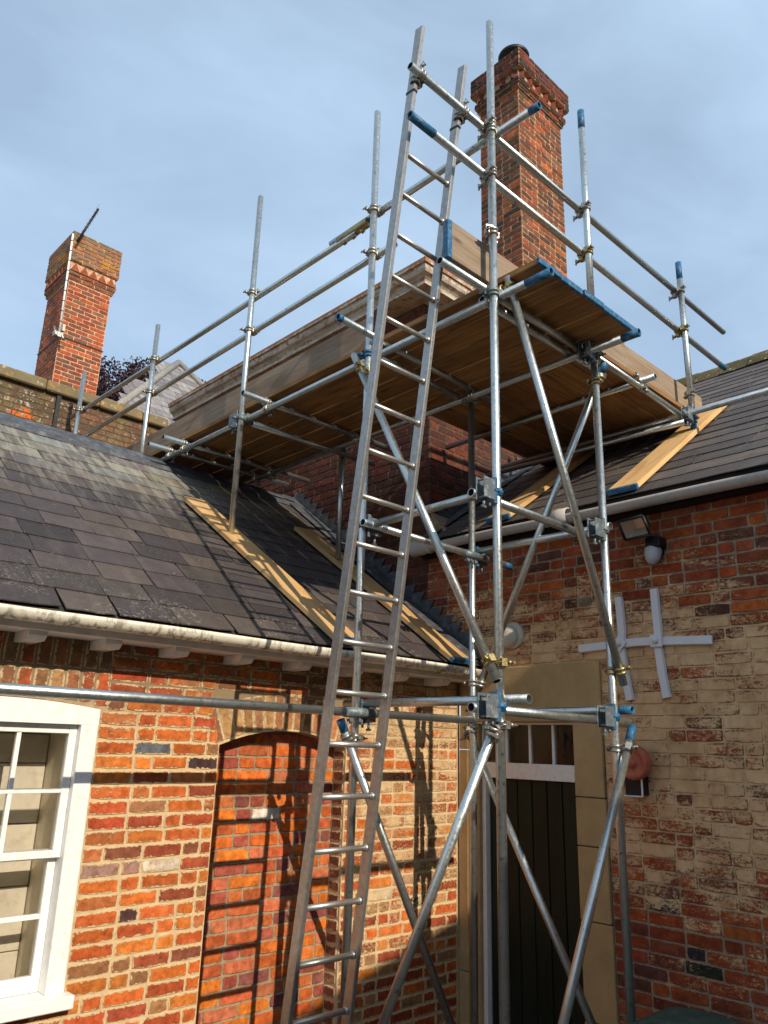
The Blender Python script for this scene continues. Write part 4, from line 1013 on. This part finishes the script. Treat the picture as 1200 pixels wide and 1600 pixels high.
# braces
tube('brace', (3.080, 3.599, 2.54), (3.080, 2.415, .325)); tube('brace', (3.199, 2.390, 2.653), (4.246, 2.390, .39))
tube('brace', (4.253, 2.389, 2.506), (4.253, 3.517, .365), (.08, 0)); tube('brace', (4.312, 2.390, .156), (3.30, 2.390, -1.56), (.10, 0))
tube('brace', (3.080, 2.439, .10), (3.080, 3.50, -1.98)); tube('brace', (4.253, 3.61, .150), (4.253, 2.50, -1.80)); tube('brace', (2.979, 3.46, .14), (4.05, 3.46, -1.75), (.07, 0))
# joints of the upper tubes
def sleeve(a, b, mat='fitting', r=.031):
    q = MB(); q.cyl(a, b, r, n=16); a, b = Vector(a), Vector(b)
    for t in (.2, .5, .8):
        P = a.lerp(b, t); q.cyl(P+Vector((0, 0, -.02)), P+Vector((0, 0, -.065)), .007, n=6); q.obox(P+Vector((0, 0, -.045)), (.014, 0, 0), (0, .014, 0), (0, 0, .008))
    q.build('sleeve_coupler', M[mat], scf)
sleeve((3.185, 3.62, 3.676), (3.185, 3.95, 3.676), 'brass', .036)
sleeve((3.0, 3.455, .187), (3.24, 3.455, .187), 'greyfit', .029)
sleeve((4.06, 3.455, 1.323), (4.2, 3.455, 1.32), 'greyfit', .028)

def coupler(P1, d1, P2, d2, mat='fitting'):
    """double coupler: a band on each tube, a block between them and an eye bolt with nut on each band"""
    P1, P2, d1, d2 = Vector(P1), Vector(P2), Vector(d1).normalized(), Vector(d2).normalized(); q = MB()
    bb = MB()
    for P, d, O in ((P1, d1, P2), (P2, d2, P1)):
        for off in (-.013, .013):
            q.rev(P+d*off, d, [(.0244, -.009), (.0315, -.009), (.0325, 0), (.0315, .009), (.0244, .009)], 20)
        out_ = (O-P); out_ -= d*out_.dot(d); out_ = out_.normalized() if out_.length > 1e-4 else d.orthogonal().normalized()
        side = d.cross(out_)
        q.obox(P+side*.038-out_*.004, side*.010, d*.019, out_*.016)
        bb.cyl(P+side*.040-out_*.055, P+side*.040+out_*.030, .0055, n=8); bb.cyl(P+side*.040-out_*.048, P+side*.040-out_*.026, .0125, n=6)
        bb.obox(P+side*.040-out_*.052, side*.022, d*.005, out_*.004)
    mid = (P1+P2)/2; ax = (P2-P1)
    if ax.length > .01:
        axn = ax.normalized(); e = axn.orthogonal().normalized(); q.obox(mid, axn*max(.004, ax.length/2-.022), e*.017, axn.cross(e)*.017)
    c = q.build('coupler', M[mat], scf); bb.build('bolt', M[mat], c)
X_, Y_, Z_ = Vector((1, 0, 0)), Vector((0, 1, 0)), Vector((0, 0, 1))
for (x, y), zs in ((F_, (3.70, 3.72, 3.37)), (L_, (3.70, 3.34)), (BLp, (3.69, 3.33)), (BB, (3.69, 3.325)), (B3, (3.69, 3.32))):
    for z in ((3.70, 3.345) if (x, y) == F_ else zs):
        if (x, y) == F_ and z < 3.5: continue
        coupler((x, y, z), Z_, (x+.051, y, z), Y_)
for (x, y) in (F_, (4.214, 2.443), RRp):
    for z in (3.735, 3.368): coupler((x, y, z-.002 if x > 4 else z+.0), Z_, (x, y+.050, z), X_, 'brass' if x > 4 and z < 3.5 else 'fitting')
for z in (3.732, ): 
    for x in (2.545, 2.926): coupler((x, 2.49, z), X_, (x, 2.53, z-.02), Vector((0, -.14, 1)), 'fitting')
coupler((3.134, 2.443, 2.95), Z_, (3.15, 2.47, 2.95), Z_, 'fitting')
for (x, y, z) in ((3.134, 2.443, 2.535), (3.134, 5.03, 2.525)): coupler((x, y, z), Z_, (x+.051, y, z), Y_, 'greyfit')
coupler((3.134, 3.51, 2.535), Z_, (3.185, 3.51, 2.535), Y_, 'bluepaint'); coupler((4.205, 3.51, 2.56), Z_, (4.155, 3.51, 2.56), Y_); coupler((4.205, 2.443, 2.565), Z_, (4.155, 2.443, 2.565), Y_, 'greyfit')
coupler((4.205, 5.01, 2.56), Z_, (4.155, 5.01, 2.56), Y_); coupler((5.66, 2.443, 2.55), Z_, (5.66, 2.492, 2.57), X_, 'bluepaint'); coupler((5.66, 2.443, 2.78), Z_, (5.66, 2.46, 2.78), Z_)
for (x, y) in ((3.185, 2.50), (4.15, 2.50), (3.185, 4.745), (3.185, 6.03), (3.185, 6.29), (4.15, 4.76), (4.15, 6.03), (4.15, 6.29), (4.15, 3.455)): coupler((x, y, 2.53 if x < 4 else 2.56), Y_, (x, y, 2.585 if x < 4 else 2.60), X_)
coupler((4.924, 2.49, 2.59), X_, (4.924, 2.49, 2.64), Y_); coupler((4.205, 2.443, 2.36), Z_, (4.253, 2.44, 2.40), (0, .47, -.88), 'brass')
coupler((3.134, 2.443, .42), Z_, (3.080, 2.465, .42), (0, -.47, -.88), 'brass'); coupler((3.134, 3.51, 2.40), Z_, (3.080, 3.53, 2.41), (0, -.47, -.88), 'brass')
coupler((3.20, 2.443, 2.58), Y_, (3.225, 2.39, 2.60), (.42, 0, -.9), 'brass'); coupler((4.205, 2.443, .47), Z_, (4.215, 2.39, .47), (.42, 0, -.9), 'brass')
coupler((4.205, 3.51, .44), Z_, (4.253, 3.48, .44), (0, .47, -.88)); coupler((4.205, 2.443, .03), Z_, (4.24, 2.39, .03), (.5, 0, .86)); coupler((3.134, 3.51, .045), Z_, (3.03, 3.46, .045), (.49, 0, -.87))
coupler((3.134, 2.443, .12), Z_, (3.080, 2.445, .09), (0, .45, -.89)); coupler((4.205, 3.51, .13), Z_, (4.253, 3.58, .10), (0, -.49, -.87))
# brackets: grey plate box with a blue flange, clamped to a standard
def bracket(P, along, side, blue=True):
    P, a, s = Vector(P), Vector(along), Vector(side); h = .070
    q = MB(); q.obox(P-a*.094+s*.027, a*.046, Z_*(h-.008), s*.002); q.obox(P-a*.094-s*.027, a*.046, Z_*(h-.014), s*.002); q.obox(P-a*.051, a*.002, Z_*h, s*.027); q.cyl(P-a*.12-s*.034-Z_*.05, P-a*.12+s*.034-Z_*.05, .006, n=8); q.cyl(P-a*.12-s*.034+Z_*.045, P-a*.12+s*.034+Z_*.045, .006, n=8); q.cyl(P-a*.11-Z_*(h+.03), P-a*.11-Z_*h, .008, n=8); q.cyl(P-a*.06-Z_*(h+.02), P-a*.06-Z_*h, .007, n=8)
    q.obox(P-a*.11-Z_*(h+.03), a*.016, s*.006, Z_*.006)
    b = q.build('bracket', M['greyfit'], scf)
    e = MB(); e.obox(P-a*.036, a*.011, Z_*(h+.004), s*.029, bev=.002); e.rev(P-Z_*.02, Z_, [(.0245, 0), (.0325, 0), (.0325, .04), (.0245, .04)], 20); e.obox(P-a*.02-s*.03, a*.035, Z_*.004, s*.004); e.obox(P+s*.036, a*.012, Z_*.016, s*.008)
    e.build('flange', M['bluepaint' if blue else 'greyfit'], b)
bracket((*F_, .205), (1, 0, 0), (0, 1, 0)); bracket((*R__, .205), (1, 0, 0), (0, 1, 0)); bracket((*F_, 1.315), (1, 0, 0), (0, 1, 0)); bracket((*R__, 1.33), (1, 0, 0), (0, 1, 0), False)
bracket((*I_, 1.335), (-1, 0, 0), (0, 1, 0)); bracket((*L_, .195), (-1, 0, 0), (0, 1, 0), False); bracket((*L_, 1.335), (-1, 0, 0), (0, 1, 0), False)
bracket((*RRp, 2.575), (1, 0, 0), (0, 1, 0)); bracket((*BLp, 2.52), (0, -1, 0), (1, 0, 0), False); bracket((*R__, 2.555), (1, 0, 0), (0, 1, 0), False)

# boards
def board(name, P0, P1, wv, wid=.217, th=.038, mat='oldboard', ends=(0, 0), parent=scf, endlen=.07):
    """plank centreline P0->P1, wv = unit vector across"""
    P0, P1, wv = Vector(P0), Vector(P1), Vector(wv).normalized(); d = (P1-P0); L = d.length; dn = d/L; nn = dn.cross(wv)
    me = MB(); ax = {'oldboard': 1, 'toe': 1, 'pine': 1, 'oldboardx': 0, 'toex': 0}[mat]
    # local frame: grain axis = local x or y
    if ax == 0: t = MB().box((-L/2, -wid/2, -th/2), (L/2, wid/2, th/2), bev=.003); Rm = Matrix((dn, wv, nn)).transposed()
    else: t = MB().box((-wid/2, -L/2, -th/2), (wid/2, L/2, th/2), bev=.003); Rm = Matrix((wv, dn, wv.cross(dn))).transposed()
    o = bpy.data.objects.new(name, mesh(name, t.V, t.F, M[mat])); link(o, name, (P0+P1)/2, parent); o.rotation_euler = Rm.to_euler()
    for e, on in enumerate(ends):
        if on:
            c = (-1 if e == 0 else 1)*(L/2-endlen/2); g_ = .0012
            if ax == 0: q = MB().box((c-endlen/2-g_, -wid/2-g_, -th/2-g_), (c+endlen/2+g_, wid/2+g_, th/2+g_), bev=.003)
            else: q = MB().box((-wid/2-g_, c-endlen/2-g_, -th/2-g_), (wid/2+g_, c+endlen/2+g_, th/2+g_), bev=.003)
            k = bpy.data.objects.new('end_band', mesh('end_band', q.V, q.F, M['bluepaint'])); COL.objects.link(k); k.parent = o
    return o
zb = 2.650
for i, x in enumerate((3.30, 3.528, 3.756, 3.984, 4.212)):      # left arm, boards along Y
    f0 = 2.16+random.uniform(-.01, .01)
    board('board', (x, f0, zb+random.uniform(0, .004)), (x, 6.05, zb+random.uniform(0, .004)), (1, 0, 0), mat='oldboard', ends=(1, 0), endlen=.02)
    board('board', (x, 6.06, zb), (x, 8.2, zb), (1, 0, 0), mat='oldboard')
for i, y in enumerate((2.62, 2.848, 3.076, 3.304, 3.532, 3.76, 3.988)):   # right arm, boards along X
    board('board', (4.33, y, zb+.034+random.uniform(0, .004)), (6.12, y, zb+.034), (0, 1, 0), mat='oldboardx')
board('toe_board', (3.228, 3.60, 2.775), (3.228, 7.55, 2.775), (0, 0, 1), wid=.235, mat='toe')
board('toe_board', (2.83, 2.545, 2.80), (4.80, 2.545, 2.812), (0, 0, 1), wid=.25, mat='toex', ends=(1, 0), endlen=.035)
board('toe_board', (4.70, 2.586, 2.835), (6.16, 2.586, 2.845), (0, 0, 1), wid=.235, mat='toex')
# loose planks laid on the two roofs
def plank(P0, P1, wv, nrm, label, th=.036):
    P0, P1, nrm = Vector(P0), Vector(P1), Vector(nrm).normalized()
    c = P0; root = empty('roof_plank', tuple(c)); tag(root, label, 'plank', 'pine planks laid on the slate roofs')
    board('plank', P0+nrm*(th/2+.03), P1+nrm*(th/2+.03), wv, wid=.222, th=th, mat='pine', parent=root, ends=(1, 0), endlen=.03)
nA = (0, -SR, 1); nB = (-SB, 0, 1)
def zz(x, y): return (x, y, zAr(y))
def zx(x, y): return (x, y, zB(x))
plank(zz(3.29, 3.84), zz(3.13, 5.60), (1, .09*1, .09*SR), nA, 'new pine plank on the left slate roof, the longer one in front, with a scaffold pole standing on it')
plank(zz(4.37, 3.80), zz(4.245, 5.57), (1, .07, .07*SR), nA, 'new pine plank on the left slate roof, beside the lead flashing in the corner')
plank(zx(4.62, 2.53), zx(6.42, 2.50), (0, 1, 0), nB, 'pale pine plank on the right slate roof under the pole with blue-painted ends')
plank(zx(4.62, 3.61), zx(6.55, 3.55), (0, 1, 0), nB, 'pale pine plank on the right slate roof, the one half hidden under the platform')

# ------------------------------------------------------------------ ladder
ld = empty('ladder', (2.735, 3.37, G)); tag(ld, 'long aluminium ladder leaning outside the scaffold and tied to its top rail', 'ladder')
def ly(z): return 3.07-.141*z
for x in (2.542, 2.925):
    q = MB(); a, b = Vector((x, ly(G+.01), G+.01)), Vector((x, ly(4.075), 4.075)); d = (b-a).normalized(); s_ = Vector((1, 0, 0)); n_ = s_.cross(d)
    q.obox((a+b)/2, s_*.0135, d*((b-a).length/2), n_*.031, bev=.004)
    q.build('stile', M['alu'], ld)
z = 3.507
while z > G:
    q = MB(); q.cyl((2.556, ly(z), z), (2.912, ly(z), z), .0145, n=14); q.rev((2.898, ly(z), z), X_, [(.0145, 0), (.019, .002), (.019, .012)], 12); q.rev((2.555, ly(z), z), X_, [(.019, 0), (.019, .010), (.0145, .013)], 12)
    q.build('rung', M['alurung'], ld); z -= .25
for x in (2.542, 2.925):
    q = MB(); q.obox((x, ly(3.64), 3.64), (.0150, 0, 0), (0, .0325, .004), (0, -.0012, .008)); q.build('tie_strap', M['black'], ld)

# ------------------------------------------------------------------ fittings on wall B
tp = empty('wall_tie_cross', (4.74, 2.53, .35)); tag(tp, 'pale iron wall tie: one long bar crossed by two curved bars on limewashed brick', 'wall tie')
def bar(pts, wid, name):
    q = MB(); n = len(pts); V = []; F = []
    for i, (y, z) in enumerate(pts):
        a = Vector((0, *pts[max(0, i-1)])); b = Vector((0, *pts[min(n-1, i+1)])); d = (b-a).normalized(); s_ = Vector((0, -d.z, d.y))*wid/2
        c = Vector((XB-.012, y, z)); V += [c+s_, c-s_, c-s_*.8-X_*.022, c+s_*.8-X_*.022]
    for i in range(n-1):
        for k in range(4): F.append((i*4+k, i*4+(k+1) % 4, (i+1)*4+(k+1) % 4, (i+1)*4+k))
    F += [(3, 2, 1, 0), tuple((n-1)*4+k for k in range(4))]
    q.add(V, F); q.build(name, M['tiepaint'], tp)
bar([(2.985, .690), (2.7, .70), (2.55, .705), (2.4, .700), (2.05, .682)], .060, 'cross_bar')
bar([(2.664, 1.015), (2.658, .90), (2.655, .78), (2.665, .66), (2.65, .5), (2.625, .335)], .058, 'curved_bar')
bar([(2.405, 1.04), (2.402, .9), (2.398, .78), (2.405, .66), (2.392, .5), (2.372, .345)], .058, 'curved_bar')
for (y, z, a) in ((2.668, .70, pi/4), (2.405, .70, 0)):
    q = MB(); e1 = Vector((0, cos(a), sin(a))); e2 = Vector((0, -sin(a), cos(a))); q.obox((XB-.042, y, z), X_*.008, e1*.040, e2*.040, bev=.003); q.rev((XB-.05, y, z), (-1, 0, 0), [(.020, 0), (.019, .012), (.012, .02), (0, .022)], 14); q.build('plate', M['tiepaint'], tp)
fl = empty('floodlight', (4.6, 2.38, 1.42)); tag(fl, 'black halogen floodlight under the right gutter, pointing left', 'floodlight')
hd = Vector((-.80, .10, -.50)).normalized(); sdv = hd.cross(Z_).normalized(); upv = sdv.cross(hd); C = Vector((4.565, 2.40, 1.44))
q = MB(); f1 = [C+hd*.055+sdv*a*.095+upv*b*.066 for a, b in ((-1, -1), (1, -1), (1, 1), (-1, 1))]; f2 = [C-hd*.06+sdv*a*.045+upv*b*.035 for a, b in ((-1, -1), (1, -1), (1, 1), (-1, 1))]
q.add(f1+f2, [(0, 1, 5, 4), (1, 2, 6, 5), (2, 3, 7, 6), (3, 0, 4, 7), (4, 5, 6, 7)]); 
for a, b in (((-1, 1), (1, 1)), ((1, 1), (1, -1)), ((1, -1), (-1, -1)), ((-1, -1), (-1, 1))):
    p0 = C+hd*.055+sdv*a[0]*.095+upv*a[1]*.066; p1 = C+hd*.055+sdv*b[0]*.095+upv*b[1]*.066; q.cyl(p0, p1, .010, n=8)
q.build('housing', M['black'], fl)
q = MB(); g1 = [C+hd*.056+sdv*a*.088+upv*b*.06 for a, b in ((-1, -1), (1, -1), (1, 1), (-1, 1))]; g2 = [C-hd*.03+sdv*a*.04+upv*b*.03 for a, b in ((-1, -1), (1, -1), (1, 1), (-1, 1))]
q.add(g1+g2, [(0, 4, 5, 1), (1, 5, 6, 2), (2, 6, 7, 3), (3, 7, 4, 0), (4, 7, 6, 5)]); q.build('reflector', m_simple('lamp_reflector', (.62, .60, .52), .3, .6, .1), fl)
q = MB(); q.add(g1, [(0, 1, 2, 3)]); q.build('lens', M['glass'], fl)
q = MB(); q.box((4.62, 2.34, 1.355), (4.748, 2.37, 1.375)); q.box((4.64, 2.30, 1.30), (4.748, 2.40, 1.37), bev=.006); q.build('arm', M['black'], fl)
se = empty('motion_sensor', (4.7, 2.36, 1.2)); tag(se, 'small grey domed motion sensor on the wall just below the floodlight', 'sensor')
q = MB(); q.rev((4.69, 2.37, 1.29), (-.25, 0, -1), [(0, -.02), (.05, -.02), (.056, 0), (.055, .03), (.045, .07), (.025, .095), (0, .103)], 20); q.build('dome', M['greyplastic'], se)
q = MB(); q.box((4.70, 2.32, 1.26), (4.748, 2.42, 1.32), bev=.006); q.build('base', M['black'], se)
q = MB()
pw = [Vector((4.68, 2.37, 1.345)), Vector((4.67, 2.385, 1.33)), Vector((4.675, 2.375, 1.315)), Vector((4.68, 2.36, 1.305))]
for a, b in zip(pw, pw[1:]): q.cyl(a, b, .003, n=6)
q.build('wire', M['white'], se)
vt = empty('round_vent', (4.72, 3.59, .74)); tag(vt, 'round cream wall vent behind the front scaffold pole, above the door', 'vent')
q = MB(); q.rev((4.75, 3.59, .82), (-1, 0, 0), [(.085, -.01), (.088, .03), (.075, .055), (.05, .07), (.0, .075)], 24); q.build('dome', M['terrapvc'], vt)
q = MB(); q.rev((4.75, 3.56, .83), (-1, 0, 0), [(.095, -.01), (.100, .01), (.094, .022), (.05, .024)], 24); q.build('rim', M['terrapvc'], vt)
bl = empty('alarm_bell', (4.6, 2.57, -.15)); tag(bl, 'faded red round alarm bell on the wall right of the dark door', 'alarm bell')
q = MB(); ax_ = Vector((-1, 0, 0)); q.rev((4.745, 2.582, -.05), ax_, [(.03, 0), (.03, .045), (.092, .05), (.102, .062), (.106, .09), (.104, .112), (.094, .122), (.075, .124), (.070, .116), (.03, .112), (.026, .128), (0, .13)], 32); q.build('gong', M['red'], bl)
mx_ = empty('junction_box', (4.72, 2.60, -.25)); tag(mx_, 'small black box with a pale outline directly below the red bell', 'box')
q = MB(); q.box((4.67, 2.545, -.245), (4.748, 2.665, -.10), bev=.005); q.build('case', M['black'], mx_); q = MB(); q.box((4.66, 2.54, -.25), (4.668, 2.55, -.1)); q.box((4.66, 2.552, -.252), (4.668, 2.67, -.244)); q.build('trim', M['tiepaint'], mx_)
bn = empty('wheelie_bin', (4.35, 2.15, G)); tag(bn, 'green wheeled bin whose scuffed lid just shows at the bottom right', 'bin')
q = MB()
V = []; 
def rrect(x0, x1, y0, y1, r, z, n=5):
    P = []
    for cx_, cy_, a0_ in ((x1-r, y1-r, 0), (x0+r, y1-r, pi/2), (x0+r, y0+r, pi), (x1-r, y0+r, 3*pi/2)):
        for i in range(n+1): a = a0_+pi/2*i/n; P.append((cx_+cos(a)*r, cy_+sin(a)*r, z))
    return P
bx0, bx1, by0, by1 = 4.05, 4.65, 1.90, 2.46
l0 = rrect(bx0+.06, bx1-.03, by0+.04, by1-.04, .05, G+.06); l1 = rrect(bx0, bx1, by0, by1, .06, -1.45); n = len(l0)
q.add(l0+l1, [(i, (i+1) % n, n+(i+1) % n, n+i) for i in range(n)]+[tuple(range(n))[::-1]], True); q.build('body', M['bin'], bn)
q = MB(); r1 = rrect(bx0-.03, bx1+.02, by0-.03, by1+.03, .07, -1.45); r2 = rrect(bx0-.03, bx1+.02, by0-.03, by1+.03, .07, -1.40); r3 = rrect(bx0+.03, bx1-.02, by0+.04, by1-.04, .08, -1.335); r4 = rrect(bx0+.12, bx1-.1, by0+.14, by1-.14, .08, -1.305); V = r1+r2+r3+r4
F = [tuple(range(3*n, 4*n))]
for k in range(3): F += [(k*n+i, k*n+(i+1) % n, (k+1)*n+(i+1) % n, (k+1)*n+i) for i in range(n)]
q.add(V, F, True); q.build('lid', M['bin'], bn)
for y in (by0+.06, by1-.06): MB().cyl((bx1-.02, y-.03, G+.1), (bx1-.02, y+.03, G+.1), .1, n=20).build('wheel', M['black'], bn)

# ------------------------------------------------------------------ lift everything: ground at z = 0, eye at EYE
for o in list(SC.objects):
    if o.parent is None and o.type != 'LIGHT': o.location.z += EYE
